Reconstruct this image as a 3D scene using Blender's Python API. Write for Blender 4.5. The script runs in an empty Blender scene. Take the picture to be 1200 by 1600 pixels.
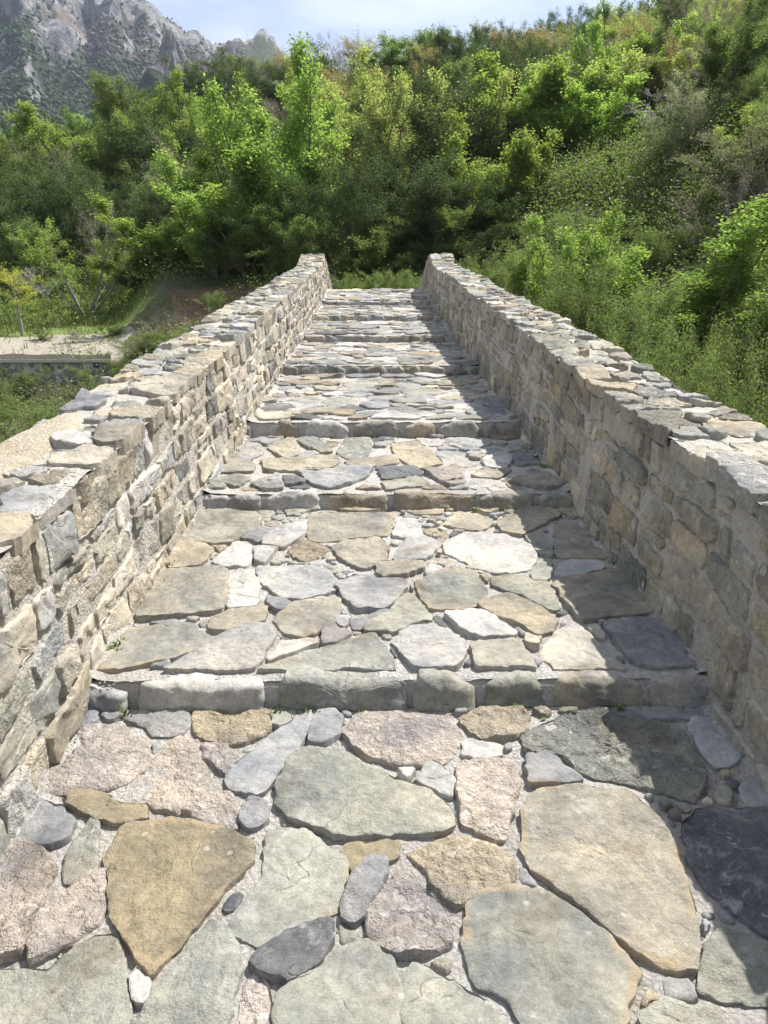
import bpy, math, random
import numpy as np
from mathutils import Vector, noise as mnoise

S = bpy.context.scene
R = math.radians
PI = math.pi
# ------------------------------------------------------------------ camera
EYE = Vector((-0.085, 0.0, 1.52))
PITCH, YAW, F = R(12.0), R(0.85), 1150.0
cam = bpy.data.objects.new('camera', bpy.data.cameras.new('camera'))
S.collection.objects.link(cam); S.camera = cam
cam.location = EYE
cam.rotation_euler = (R(90) - PITCH, 0, -YAW)
cam.data.sensor_fit = 'VERTICAL'; cam.data.sensor_height = 36.0
cam.data.lens = 36.0 * F / 1600.0
cam.data.clip_start = 0.05; cam.data.clip_end = 8000
# ------------------------------------------------------------------ world
SUN_EL, SUN_AZ = 60.0, 55.0          # azimuth: degrees from forward (+Y) towards the right (+X)
world = bpy.data.worlds.new('World'); S.world = world; world.use_nodes = True
wn = world.node_tree; wn.nodes.clear()
def N(nt, t, **kw):
    n = nt.nodes.new(t)
    for k, v in kw.items(): setattr(n, k, v)
    return n
wo = N(wn, 'ShaderNodeOutputWorld'); bg = N(wn, 'ShaderNodeBackground')
sky = N(wn, 'ShaderNodeTexSky', sky_type='NISHITA')
sky.sun_disc = False; sky.sun_elevation = R(SUN_EL); sky.sun_rotation = R(SUN_AZ)
sky.air_density = 1.0; sky.dust_density = 1.2; sky.ozone_density = 1.5
bg.inputs['Strength'].default_value = 0.088
tc = N(wn, 'ShaderNodeTexCoord'); mp = N(wn, 'ShaderNodeMapping')
mp.inputs['Scale'].default_value = (1.0, 1.0, 2.6); mp.inputs['Location'].default_value = (0.35, 0.1, 0.0)
cn = N(wn, 'ShaderNodeTexNoise'); cn.inputs['Scale'].default_value = 2.3; cn.inputs['Detail'].default_value = 9; cn.inputs['Roughness'].default_value = .55
cr = N(wn, 'ShaderNodeValToRGB'); cr.color_ramp.elements[0].position = .45; cr.color_ramp.elements[1].position = .60
cr.color_ramp.elements[0].color = (.16,.16,.16,1); cr.color_ramp.elements[1].color = (1,1,1,1)
mx = N(wn, 'ShaderNodeMix', data_type='RGBA'); mx.inputs['B'].default_value = (5.3, 5.7, 6.7, 1)
wn.links.new(tc.outputs['Generated'], mp.inputs['Vector']); wn.links.new(mp.outputs[0], cn.inputs['Vector'])
wn.links.new(cn.outputs[0], cr.inputs[0]); wn.links.new(cr.outputs[0], mx.inputs['Factor'])
wn.links.new(sky.outputs[0], mx.inputs['A']); wn.links.new(mx.outputs['Result'], bg.inputs['Color']); wn.links.new(bg.outputs[0], wo.inputs[0])
# ------------------------------------------------------------------ sun
sl = bpy.data.lights.new('sun', 'SUN'); sl.energy = 5.0; sl.angle = R(0.55); sl.color = (1.0, .968, .915)
sun = bpy.data.objects.new('sun', sl); S.collection.objects.link(sun)
sd = Vector((math.sin(R(SUN_AZ))*math.cos(R(SUN_EL)), math.cos(R(SUN_AZ))*math.cos(R(SUN_EL)), math.sin(R(SUN_EL))))
sun.rotation_euler = sd.to_track_quat('Z', 'Y').to_euler()
S.view_settings.view_transform = 'Standard'; S.view_settings.look = 'None'
S.view_settings.gamma = 1; S.view_settings.exposure = 0.90; S.view_settings.use_curve_mapping = False
S.cycles.max_bounces = 6; S.cycles.transparent_max_bounces = 6; S.cycles.volume_bounces = 0
S.cycles.use_denoising = True

rng = np.random.default_rng(7); random.seed(7)
# ------------------------------------------------------------------ helpers
cp, sp = math.cos(PITCH), math.sin(PITCH)
def ray(px, py):
    x, y = (px-600)/F, (800-py)/F
    d = (x, cp + y*sp, -sp + y*cp)          # camera frame without yaw: right, forward, up
    c, s = math.cos(YAW), math.sin(YAW)
    return Vector((d[0]*c + d[1]*s, -d[0]*s + d[1]*c, d[2]))
def at_y(px, py, Y):
    d = ray(px, py); return EYE + d*(Y/d.y)
def at_plane(px, py, a, b):                  # surface z = a + b*Y
    d = ray(px, py); t = (a - EYE.z)/(d.z - b*d.y); return EYE + d*t

def tag(o, label=None, cat=None, group=None, kind=None):
    if label: o['label'] = label
    if cat: o['category'] = cat
    if group: o['group'] = group
    if kind: o['kind'] = kind
    return o
def link(o, parent=None):
    S.collection.objects.link(o)
    if parent is not None: o.parent = parent
    return o
def empty(name, loc=(0,0,0), parent=None):
    o = bpy.data.objects.new(name, None); o.location = loc; o.empty_display_size = .3
    return link(o, parent)
def mesh_obj(name, V, Fc, mat, parent=None, attrs=None, smooth=False, loc=None):
    """V (n,3); Fc: (m,k) array or list of faces; attrs name->(n,4) point colours"""
    me = bpy.data.meshes.new(name)
    V = np.asarray(V, dtype=np.float32)
    if isinstance(Fc, np.ndarray):
        m, k = Fc.shape
        me.vertices.add(len(V)); me.vertices.foreach_set('co', V.ravel())
        me.loops.add(m*k); me.loops.foreach_set('vertex_index', Fc.astype(np.int32).ravel())
        me.polygons.add(m); me.polygons.foreach_set('loop_start', np.arange(0, m*k, k, dtype=np.int32))
        me.polygons.foreach_set('loop_total', np.full(m, k, dtype=np.int32))
        me.update(calc_edges=True)
    else:
        me.from_pydata(V.tolist(), [], [list(map(int, f)) for f in Fc]); me.update()
    if attrs:
        for n, a in attrs.items():
            at = me.color_attributes.new(n, 'FLOAT_COLOR', 'POINT')
            at.data.foreach_set('color', np.asarray(a, dtype=np.float32).ravel())
    if smooth: me.polygons.foreach_set('use_smooth', np.ones(len(me.polygons), dtype=bool))
    if mat: me.materials.append(mat)
    o = bpy.data.objects.new(name, me)
    if loc is not None: o.location = loc
    return link(o, parent)

def vnoise(P, scale, seed=0.0, octv=3):
    """cheap vectorised value-ish noise: sums of rotated sines, for arrays (n,3) -> (n,) in about -1..1"""
    P = np.asarray(P, dtype=np.float64)*scale + seed*7.31
    out = np.zeros(len(P)); amp, tot = 1.0, 0.0
    q = P
    for o in range(octv):
        w = np.sin(q[:,1]*1.7 + seed + o*2.1)*1.3 + q[:,0]
        v = np.sin(q[:,2]*1.9 + q[:,0]*.7 + o)*1.3 + q[:,1]
        u = np.sin(q[:,0]*1.5 + q[:,1]*.9 + o*1.7)*1.3 + q[:,2]
        out += amp*np.sin(w + np.sin(v*1.3))*np.cos(v*.9 + np.sin(u))
        tot += amp; amp *= .55
        q = np.stack([q[:,1]*2.03 + 3.1, q[:,2]*2.11 + 1.7, q[:,0]*1.97 + 5.3], 1)
    return out/tot
def pn(p): return mnoise.noise(p)

# ------------------------------------------------------------------ materials
def new_mat(name):
    m = bpy.data.materials.new(name); m.use_nodes = True
    nt = m.node_tree; nt.nodes.clear()
    out = N(nt, 'ShaderNodeOutputMaterial'); b = N(nt, 'ShaderNodeBsdfPrincipled')
    nt.links.new(b.outputs[0], out.inputs[0]); b.inputs['Specular IOR Level'].default_value = .25
    return m, nt, b, out
def noise_n(nt, scale, detail=6, rough=.6, vec=None, dist=0.0):
    n = N(nt, 'ShaderNodeTexNoise'); n.inputs['Scale'].default_value = scale
    n.inputs['Detail'].default_value = detail; n.inputs['Roughness'].default_value = rough
    n.inputs['Distortion'].default_value = dist
    if vec is not None: nt.links.new(vec, n.inputs['Vector'])
    return n.outputs[0]
def mrange(nt, v, a, b, c=0.0, d=1.0):
    n = N(nt, 'ShaderNodeMapRange'); nt.links.new(v, n.inputs[0])
    for i, x in enumerate((a, b, c, d)): n.inputs[i+1].default_value = x
    return n.outputs[0]
def math_n(nt, op, a, b=None):
    n = N(nt, 'ShaderNodeMath', operation=op)
    for i, x in enumerate((a, b)):
        if x is None: continue
        if isinstance(x, (int, float)): n.inputs[i].default_value = x
        else: nt.links.new(x, n.inputs[i])
    return n.outputs[0]
def mix_c(nt, f, a, b, blend='MIX'):
    n = N(nt, 'ShaderNodeMix', data_type='RGBA', blend_type=blend)
    for k, x in (('Factor', f), ('A', a), ('B', b)):
        if isinstance(x, (int, float)): n.inputs[k].default_value = x
        elif isinstance(x, tuple): n.inputs[k].default_value = (*x, 1)
        else: nt.links.new(x, n.inputs[k])
    return n.outputs['Result']
def bump(nt, b, h, strength, dist):
    n = N(nt, 'ShaderNodeBump'); n.inputs['Strength'].default_value = strength; n.inputs['Distance'].default_value = dist
    nt.links.new(h, n.inputs['Height']); nt.links.new(n.outputs[0], b.inputs['Normal'])

def stone_material(name, mortar_col=(.50,.46,.40), lime=0.5):  #
    m, nt, b, out = new_mat(name)
    g = N(nt, 'ShaderNodeNewGeometry').outputs['Position']
    ca = N(nt, 'ShaderNodeVertexColor', layer_name='col').outputs['Color']
    pa = N(nt, 'ShaderNodeVertexColor', layer_name='par')
    sep = N(nt, 'ShaderNodeSeparateColor'); nt.links.new(pa.outputs['Color'], sep.inputs[0])
    vein, rim, pit = sep.outputs[0], sep.outputs[1], sep.outputs[2]; edge = pa.outputs['Alpha']
    mpv = N(nt, 'ShaderNodeMapping'); nt.links.new(g, mpv.inputs[0]); mpv.inputs['Location'].default_value = (13, 7, 3)
    n1 = noise_n(nt, 5, 6, .6, g); n2 = noise_n(nt, 38, 8, .7, g); n3 = noise_n(nt, 170, 5, .75, g); n4 = noise_n(nt, 14, 7, .65, g, .8)
    nlow = noise_n(nt, 2.6, 4, .6, g, .6)
    c = mix_c(nt, 1.0, ca, mix_c(nt, mrange(nt, n1, .3, .7), (.70,.71,.74), (1.27,1.23,1.16)), 'MULTIPLY')
    c = mix_c(nt, 1.0, c, mix_c(nt, mrange(nt, nlow, .35, .65), (.78,.81,.86), (1.18,1.14,1.06)), 'MULTIPLY')
    c = mix_c(nt, 1.0, c, mix_c(nt, mrange(nt, n2, .3, .72), (.72,.72,.72), (1.22,1.22,1.2)), 'MULTIPLY')
    c = mix_c(nt, 1.0, c, mix_c(nt, mrange(nt, n3, .35, .68), (.80,.80,.80), (1.16,1.16,1.16)), 'MULTIPLY')
    # rusty stain in patches and along a stone's own weathered rim
    rust = math_n(nt, 'MULTIPLY', math_n(nt, 'MULTIPLY', rim, mrange(nt, math_n(nt, 'ADD', edge, math_n(nt, 'MULTIPLY', math_n(nt, 'SUBTRACT', n4, .5), .28)), .88, .92)), mrange(nt, noise_n(nt, 3.1, 2, .5, g), .50, .56))
    rust2 = math_n(nt, 'MULTIPLY', mrange(nt, n4, .58, .78), .32)
    c = mix_c(nt, math_n(nt, 'MULTIPLY', math_n(nt, 'MAXIMUM', rust, rust2), .72), c, (.36,.275,.17))
    # mineral veins
    vo = N(nt, 'ShaderNodeTexVoronoi', feature='DISTANCE_TO_EDGE'); vo.inputs['Scale'].default_value = 7
    wv = N(nt, 'ShaderNodeVectorMath', operation='ADD'); nt.links.new(g, wv.inputs[0])
    nc = N(nt, 'ShaderNodeTexNoise'); nc.inputs['Scale'].default_value = 6; nt.links.new(g, nc.inputs['Vector'])
    sc = N(nt, 'ShaderNodeVectorMath', operation='SCALE'); sc.inputs['Scale'].default_value = .35; nt.links.new(nc.outputs['Color'], sc.inputs[0])
    nt.links.new(sc.outputs[0], wv.inputs[1]); nt.links.new(wv.outputs[0], vo.inputs['Vector'])
    va = math_n(nt, 'ABSOLUTE', math_n(nt, 'SUBTRACT', noise_n(nt, 5, 3, .55, g, 1.5), .5))
    vb = math_n(nt, 'ABSOLUTE', math_n(nt, 'SUBTRACT', noise_n(nt, 11, 4, .6, wv.outputs[0], .4), .47))
    vl = math_n(nt, 'MAXIMUM', mrange(nt, va, .014, .003), math_n(nt, 'MULTIPLY', mrange(nt, vb, .012, .002), .7))
    vm = math_n(nt, 'MULTIPLY', math_n(nt, 'MULTIPLY', vein, vl), mrange(nt, n4, .38, .60))
    c = mix_c(nt, math_n(nt, 'MULTIPLY', vm, .38), c, (.60,.59,.58))
    # lime splashes and lichen dots
    sp2 = N(nt, 'ShaderNodeTexVoronoi'); sp2.inputs['Scale'].default_value = 13; nt.links.new(g, sp2.inputs['Vector'])
    spm = mrange(nt, math_n(nt, 'ADD', sp2.outputs['Distance'], math_n(nt, 'MULTIPLY', n2, .22)), .23, .19)
    spm = math_n(nt, 'MULTIPLY', spm, mrange(nt, n4, .47, .53))
    lm = math_n(nt, 'MULTIPLY', mrange(nt, noise_n(nt, 9, 9, .75, g, .4), .56, .70), lime)
    lm = math_n(nt, 'MAXIMUM', lm, math_n(nt, 'MULTIPLY', mrange(nt, math_n(nt,'ADD', edge, math_n(nt,'MULTIPLY',n2,.35)), 1.10, 1.30), .8*lime))
    c = mix_c(nt, math_n(nt, 'MAXIMUM', math_n(nt, 'MULTIPLY', spm, .45), lm), c, mortar_col)
    dk = math_n(nt, 'MULTIPLY', mrange(nt, noise_n(nt, 75, 4, .6, g), .68, .76), .45)
    c = mix_c(nt, dk, c, (.10,.10,.085))
    st_ = math_n(nt, 'MULTIPLY', mrange(nt, noise_n(nt, 3.4, 7, .62, mpv.outputs[0], .5), .53, .66), .60)
    c = mix_c(nt, st_, c, mix_c(nt, 1.0, c, (.52,.47,.40), 'MULTIPLY'))
    ck = math_n(nt, 'ABSOLUTE', math_n(nt, 'SUBTRACT', noise_n(nt, 2.6, 3, .5, g, .5), .5))
    ckm = math_n(nt, 'MULTIPLY', mrange(nt, ck, .0045, .0005), mrange(nt, n1, .54, .62))
    c = mix_c(nt, math_n(nt, 'MULTIPLY', ckm, .10), c, (.09,.085,.07))
    nt.links.new(c, b.inputs['Base Color']); b.inputs['Roughness'].default_value = .86
    # relief: cleft layers, pits, grain
    mpg = N(nt, 'ShaderNodeMapping'); nt.links.new(g, mpg.inputs[0]); mpg.inputs['Scale'].default_value = (1,1.7,1); mpg.inputs['Rotation'].default_value = (0,0,.5)
    cl = noise_n(nt, 4.5, 4, .55, mpg.outputs[0], 1.6)
    sn = N(nt, 'ShaderNodeMath', operation='SNAP'); nt.links.new(cl, sn.inputs[0]); sn.inputs[1].default_value = .055
    h = math_n(nt, 'ADD', math_n(nt, 'MULTIPLY', sn.outputs[0], 1.5), math_n(nt, 'MULTIPLY', n2, .33))
    h = math_n(nt, 'ADD', h, math_n(nt, 'MULTIPLY', n3, .13))
    pm = math_n(nt, 'MULTIPLY', pit, mrange(nt, noise_n(nt, 26, 5, .7, g), .62, .40, 0, 1))
    h = math_n(nt, 'SUBTRACT', h, math_n(nt, 'MULTIPLY', pm, .6))
    h = math_n(nt, 'SUBTRACT', h, math_n(nt, 'MULTIPLY', ckm, .15))
    bump(nt, b, h, .95, .021)
    return m
def mortar_material(name, c1, c2, dirt=.5, tint=(.50,.46,.40)):
    m, nt, b, out = new_mat(name)
    g = N(nt, 'ShaderNodeNewGeometry').outputs['Position']
    n1 = noise_n(nt, 9, 8, .7, g); n2 = noise_n(nt, 60, 8, .75, g); n3 = noise_n(nt, 3, 5, .6, g)
    vo = N(nt, 'ShaderNodeTexVoronoi'); vo.inputs['Scale'].default_value = 85; nt.links.new(g, vo.inputs['Vector'])
    c = mix_c(nt, mrange(nt, n1, .35, .65), c1, c2)
    c = mix_c(nt, mrange(nt, n2, .3, .7), mix_c(nt, .45, c, (.12,.10,.08)), c)
    c = mix_c(nt, math_n(nt, 'MULTIPLY', mrange(nt, n3, .48, .66), dirt), c, (.20,.165,.125))
    pc = mix_c(nt, mrange(nt, vo.outputs['Distance'], .15, .55), vo.outputs['Color'], (.5,.5,.5))
    hs = N(nt, 'ShaderNodeHueSaturation'); hs.inputs['Saturation'].default_value = .12; nt.links.new(pc, hs.inputs['Color'])
    c = mix_c(nt, .35, c, hs.outputs[0], 'OVERLAY')
    ck_ = math_n(nt, 'ABSOLUTE', math_n(nt, 'SUBTRACT', noise_n(nt, 2.2, 5, .6, g, .6), .5))
    c = mix_c(nt, mrange(nt, ck_, .006, .001, 0, .5), c, (.16,.13,.10))
    c = mix_c(nt, mrange(nt, noise_n(nt, 1.7, 6, .65, g, .8), .50, .60, 0, .55), c, tint)
    nt.links.new(c, b.inputs['Base Color']); b.inputs['Roughness'].default_value = .95
    h = math_n(nt, 'ADD', math_n(nt, 'MULTIPLY', n1, 1.4), n2)
    h = math_n(nt, 'SUBTRACT', h, math_n(nt, 'MULTIPLY', vo.outputs['Distance'], .5))
    bump(nt, b, h, .95, .02)
    return m
def bark_material(name, c1, c2, sc=18):
    m, nt, b, out = new_mat(name)
    tcn = N(nt, 'ShaderNodeTexCoord').outputs['Object']
    mpn = N(nt, 'ShaderNodeMapping'); nt.links.new(tcn, mpn.inputs[0]); mpn.inputs['Scale'].default_value = (1,1,.25)
    n1 = noise_n(nt, sc, 6, .7, mpn.outputs[0])
    nt.links.new(mix_c(nt, mrange(nt, n1, .3, .7), c1, c2), b.inputs['Base Color'])
    b.inputs['Roughness'].default_value = .9; bump(nt, b, n1, .6, .02)
    return m
def leaf_material(name, dark, light, trans=.45, tcol=None):
    m, nt, b, out = new_mat(name)
    a = N(nt, 'ShaderNodeVertexColor', layer_name='lv'); sep = N(nt, 'ShaderNodeSeparateColor'); nt.links.new(a.outputs[0], sep.inputs[0])
    oi = N(nt, 'ShaderNodeObjectInfo').outputs['Random']
    c = mix_c(nt, sep.outputs[0], dark, light)
    hs = N(nt, 'ShaderNodeHueSaturation'); nt.links.new(c, hs.inputs['Color'])
    nt.links.new(mrange(nt, oi, 0, 1, .485, .512), hs.inputs['Hue']); nt.links.new(mrange(nt, oi, 0, 1, .82, 1.15), hs.inputs['Value'])
    hs.inputs['Saturation'].default_value = .90; c = hs.outputs[0]
    nt.links.new(c, b.inputs['Base Color']); b.inputs['Roughness'].default_value = .75; b.inputs['Specular IOR Level'].default_value = .12
    t = N(nt, 'ShaderNodeBsdfTranslucent')
    nt.links.new(mix_c(nt, 1.0, c, tcol or (1.15,1.27,.70), 'MULTIPLY'), t.inputs['Color'])
    ms = N(nt, 'ShaderNodeMixShader'); ms.inputs[0].default_value = trans
    nt.links.new(b.outputs[0], ms.inputs[1]); nt.links.new(t.outputs[0], ms.inputs[2]); nt.links.new(ms.outputs[0], out.inputs[0])
    return m

M_STONE = stone_material('paving_stone', (.54,.51,.46), .50)
M_WALLL = stone_material('parapet_stone', (.60,.53,.42), .75)
M_MORT = mortar_material('paving_mortar', (.54,.505,.455), (.68,.65,.60), .36)
M_MORTW = mortar_material('parapet_mortar', (.64,.59,.50), (.74,.70,.62), .10)
M_CAP = mortar_material('capping_mortar', (.56,.46,.30), (.68,.62,.51), .05, (.66,.63,.57))

# ------------------------------------------------------------------ stones
GG=(.330,.332,.292); GR=(.350,.352,.352); PK=(.52,.468,.425); TN=(.405,.36,.28); OL=(.345,.328,.278); BL=(.27,.275,.29)
WH=(.49,.485,.475); DK=(.155,.16,.172); YL=(.47,.41,.315); BR=(.29,.25,.175); CR=(.50,.465,.39); RB=(.30,.235,.19)
PAL = dict(g=GG, r=GR, p=PK, t=TN, o=OL, b=BL, w=WH, d=DK, y=YL, n=BR, c=CR, x=RB)

for _k in PAL: PAL[_k] = tuple(v*f for v, f in zip(PAL[_k], (.89,.88,.87)))
GG, GR, PK, TN, OL, BL, WH, CR = (PAL[k] for k in 'grptobwc')
class Stones:
    def __init__(s): s.V=[]; s.F=[]; s.C=[]; s.P=[]; s.n=0
    def add(s, poly, mp, depth=.06, proud=.02, bev=.01, col=GG, par=(0,0,0), nring=7, spacing=.02, rough=.004, tilt=.02, dome=.0, wob=.0045, seed=None, corner=1):
        """poly: (k,2) outline in surface coordinates, mp(uvh)->(n,3)"""
        seed = random.random()*100 if seed is None else seed
        P = np.asarray(poly, float)
        a = 0.5*np.sum(P[:,0]*np.roll(P[:,1],-1) - np.roll(P[:,0],-1)*P[:,1])
        if a < 0: P = P[::-1]
        for _ in range(corner):                       # soften corners (one Chaikin pass, weighted)
            Q = np.roll(P,-1,0); P = np.stack([P*.90+Q*.10, P*.10+Q*.90],1).reshape(-1,2)
        d = np.hypot(*(np.roll(P,-1,0)-P).T); L = d.sum()
        n = int(max(10, min(110, L/spacing)))
        cum = np.concatenate([[0], np.cumsum(d)]); t = (np.arange(n)+.5)/n*L
        Pc = np.vstack([P, P[:1]])
        O = np.stack([np.interp(t, cum, Pc[:,0]), np.interp(t, cum, Pc[:,1])],1)
        c = O.mean(0)
        D = O-c; ln = np.hypot(D[:,0], D[:,1])+1e-6
        j = vnoise(np.column_stack([O, np.full(n, seed)]), 34, seed, 3)*wob*1.5 + vnoise(np.column_stack([O, np.full(n, seed)]), 9, seed+3, 2)*wob
        O = O + D/ln[:,None]*j[:,None]; D = O-c; ln = np.hypot(D[:,0], D[:,1])+1e-6
        rad = ln.mean()
        tx, ty = random.uniform(-tilt,tilt), random.uniform(-tilt,tilt)
        rings = [(1.0+ .0, -depth, 1.0, 0), (1.0, -bev*1.3, 1.0, 0)]
        bi = np.minimum(bev/ln, .3)
        uvh=[]; ed=[]
        for f, h, e, _ in rings:
            X = c + D*(1-.02*(h==-depth)); uvh.append(np.column_stack([X, np.full(n, h)])); ed.append(np.full(n, 1.0))
        X = c + D*(1-bi*.35)[:,None]; uvh.append(np.column_stack([X, np.full(n, -bev*.35)])); ed.append(np.full(n, .97))
        X = c + D*(1-bi)[:,None]; uvh.append(np.column_stack([X, np.full(n, 0.)])); ed.append(np.full(n, .93))
        for k in range(1, nring+1):
            f = (1-bi)*(1-k/(nring+1.0))
            X = c + D*f[:,None]; uvh.append(np.column_stack([X, np.full(n, 0.)])); ed.append(f*1.0)
        nr = len(uvh); A = np.vstack(uvh); E = np.concatenate(ed)
        A = np.vstack([A, [[c[0], c[1], 0.]]]); E = np.append(E, 0.)
        q = np.column_stack([A[:,:2], np.full(len(A), seed)])
        rel = vnoise(q, 11, seed, 2)*rough*1.2 + vnoise(q, 45, seed+5, 3)*rough*.6
        st = vnoise(q, 6, seed+9, 2); rel = rel + np.floor(st*2.5)/2.5*rough*1.2       # cleft steps
        top = A[:,2] > -bev*.9
        topw = np.where(A[:,2] > -bev*1.2, 1.0, 0.0)
        h = A[:,2] + np.where(topw>0, rel, 0) + topw*((A[:,0]-c[0])*tx + (A[:,1]-c[1])*ty) - topw*dome*E*E*rad
        h = np.where(topw>0, h, h) + proud
        W = mp(np.column_stack([A[:,:2], h]))
        base = s.n
        idx = np.arange(n)
        for r in range(nr-1):
            a0 = base+r*n+idx; a1 = base+r*n+(idx+1)%n
            s.F.append(np.column_stack([a0, a1, a1+n, a0+n]))
        last = base+(nr-1)*n; ctr = base+nr*n
        s.F.append(np.column_stack([last+idx, last+(idx+1)%n, np.full(n, ctr), np.full(n, ctr)]))
        s.V.append(W); s.n += len(W)
        v = random.uniform(.90,1.10); hu = random.uniform(-.02,.02)
        cc = np.array([col[0]*v*(1+hu), col[1]*v, col[2]*v*(1-hu*1.5), 1])
        s.C.append(np.tile(cc, (len(W),1)))
        s.P.append(np.column_stack([np.full(len(W), par[0]), np.full(len(W), par[1]), np.full(len(W), par[2]), E]))
    def build(s, name, mat, parent):
        V = np.vstack(s.V); Fq = np.vstack(s.F)
        Fl = Fq.tolist(); Fl = [f[:3] if f[2]==f[3] else f for f in Fl]
        o = mesh_obj(name, V, Fl, mat, parent, {'col': np.vstack(s.C), 'par': np.vstack(s.P)}, smooth=True)
        me = o.data
        try: me.set_sharp_from_angle(angle=R(42))
        except Exception: pass
        return o

def seeds_fill(u0, u1, v0, v1, d, occ=None, tries=6000, asp=1.0, var=.35, r=None):
    r = r or random
    pts=[]; cell={}
    for _ in range(tries):
        u = r.uniform(u0, u1); v = r.uniform(v0, v1); w = r.uniform(1-var, 1+var)
        if occ and occ(u, v): continue
        ok = True; ci, cj = int(u/d), int(v*asp/d)
        for a in range(ci-2, ci+3):
            for b in range(cj-2, cj+3):
                for (x, y, ww) in cell.get((a,b), ()):
                    if math.hypot(u-x, (v-y)*asp) < d*(w+ww)*.5: ok = False; break
                if not ok: break
            if not ok: break
        if ok: cell.setdefault((ci,cj), []).append((u,v,w)); pts.append((u,v,w))
    return pts
def inside(poly, X, Y):
    P = np.asarray(poly); c = np.zeros(X.shape, bool); j = len(P)-1
    for i in range(len(P)):
        xi, yi = P[i]; xj, yj = P[j]
        if yi != yj:
            c ^= ((yi > Y) != (yj > Y)) & (X < (xj-xi)*(Y-yi)/(yj-yi)+xi)
        j = i
    return c
def pack(u0, u1, v0, v1, seeds, polys=(), gap=.018, res=.008, p=2.0, asp=1.0, K=22, win=.5, rmin=.02):
    nx, ny = int((u1-u0)/res)+1, int((v1-v0)/res)+1
    X, Y = np.meshgrid(u0+np.arange(nx)*res, v0+np.arange(ny)*res)
    best = np.full(X.shape, 9e9, np.float32); lab = np.full(X.shape, -1, np.int32)
    for i, (u, v, w) in enumerate(seeds):
        a0, a1 = max(0,int((u-win-u0)/res)), min(nx, int((u+win-u0)/res)+1)
        b0, b1 = max(0,int((v-win-v0)/res)), min(ny, int((v+win-v0)/res)+1)
        if a1<=a0 or b1<=b0: continue
        dx = np.abs(X[b0:b1,a0:a1]-u); dy = np.abs(Y[b0:b1,a0:a1]-v)*asp
        D = ((dx**p+dy**p)**(1/p))/w
        m = D < best[b0:b1,a0:a1]
        best[b0:b1,a0:a1][m] = D[m]; lab[b0:b1,a0:a1][m] = i
    g = max(1, int(round(gap/res*.6)))
    for P in polys:
        P = np.asarray(P); lo = P.min(0)-.05; hi = P.max(0)+.05
        a0, a1 = max(0,int((lo[0]-u0)/res)), min(nx, int((hi[0]-u0)/res)+1)
        b0, b1 = max(0,int((lo[1]-v0)/res)), min(ny, int((hi[1]-v0)/res)+1)
        if a1<=a0 or b1<=b0: continue
        m = inside(P, X[b0:b1,a0:a1], Y[b0:b1,a0:a1])
        mm = m.copy()
        for s in range(1, g+1):
            mm[s:] |= m[:-s]; mm[:-s] |= m[s:]; mm[:,s:] |= m[:,:-s]; mm[:,:-s] |= m[:,s:]
        lab[b0:b1,a0:a1][mm] = -2
    out=[]
    for i, (u, v, w) in enumerate(seeds):
        a, b = int(round((u-u0)/res)), int(round((v-v0)/res))
        if not (0<=a<nx and 0<=b<ny) or lab[b,a] != i: continue
        rs=[]
        for k in range(K):
            th = 2*PI*(k+.5*random.random())/K; ct, st = math.cos(th), math.sin(th); r = 0
            while True:
                r += res*.5; aa = int(round((u+ct*r-u0)/res)); bb = int(round((v+st*r-v0)/res))
                if not (0<=aa<nx and 0<=bb<ny) or lab[bb,aa] != i or r > win: break
            rs.append((th, r))
        r = np.array([x[1] for x in rs]); th = np.array([x[0] for x in rs])
        r = np.minimum(r, (1.45 if p <= 2 else 1.8)*np.median(r)+.03)
        r = (.15*np.roll(r,1)+.7*r+.15*np.roll(r,-1) if p <= 2 else r) - gap*.5
        if r.min() < .006 or np.median(r) < rmin: 
            if np.median(r) < rmin: continue
            r = np.maximum(r, .006)
        out.append(np.column_stack([u+np.cos(th)*r, v+np.sin(th)*r]))
    return out

# ------------------------------------------------------------------ bridge profile
HW = 1.05                                # half width between parapets
SL = 0.169
YB = [1106, 797, 683, 586, 535, 502, 478]; YT = [1064, 772.5, 660, 571.5, 524.5, 493, 471.5]
EDGE_Y=[]; Z_BASE=[]; Z_TOP=[]
for b_, t_ in zip(YB, YT):
    P = at_plane(620, b_, -.035, SL); EDGE_Y.append(P.y); Z_BASE.append(P.z)
    Z_TOP.append(at_y(620, t_, P.y+.02).z)
CREST_Y = 16.4
CREST_Z = at_y(590, 452, CREST_Y).z
_kY = [-3.2, 0.0]+[y for y in EDGE_Y]+[CREST_Y-.7]
_kZ = [-.46, .0]+[(a+b)/2 for a, b in zip(Z_BASE, Z_TOP)]+[CREST_Z-.05]
_gy = np.arange(-6, 26, .05)
_gz = np.interp(_gy, _kY, _kZ); _gz = np.where(_gy > CREST_Y-.7, CREST_Z-.05 - .13*(_gy-CREST_Y+.7), _gz)
_k = np.hanning(23); _k /= _k.sum()
_gs = np.convolve(np.pad(_gz, 11, mode='edge'), _k, 'valid')
def prof(Y):
    """mean deck height, smoothed (the parapets follow it)"""
    return np.interp(np.asarray(Y, float), _gy, _gs)
TREADS=[]                                # (y0, z0, y1, z1)
y0, z0 = -3.2, Z_BASE[0] - .13*(EDGE_Y[0]+3.2)
for i in range(len(EDGE_Y)):
    TREADS.append((y0, z0, EDGE_Y[i], Z_BASE[i])); y0, z0 = EDGE_Y[i], Z_TOP[i]
TREADS.append((y0, z0, CREST_Y, CREST_Z))
print('edges', [round(v,2) for v in EDGE_Y], 'risers', [round(a-b,3) for a,b in zip(Z_TOP,Z_BASE)], 'crest', CREST_Z, SL*CREST_Y)
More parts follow.
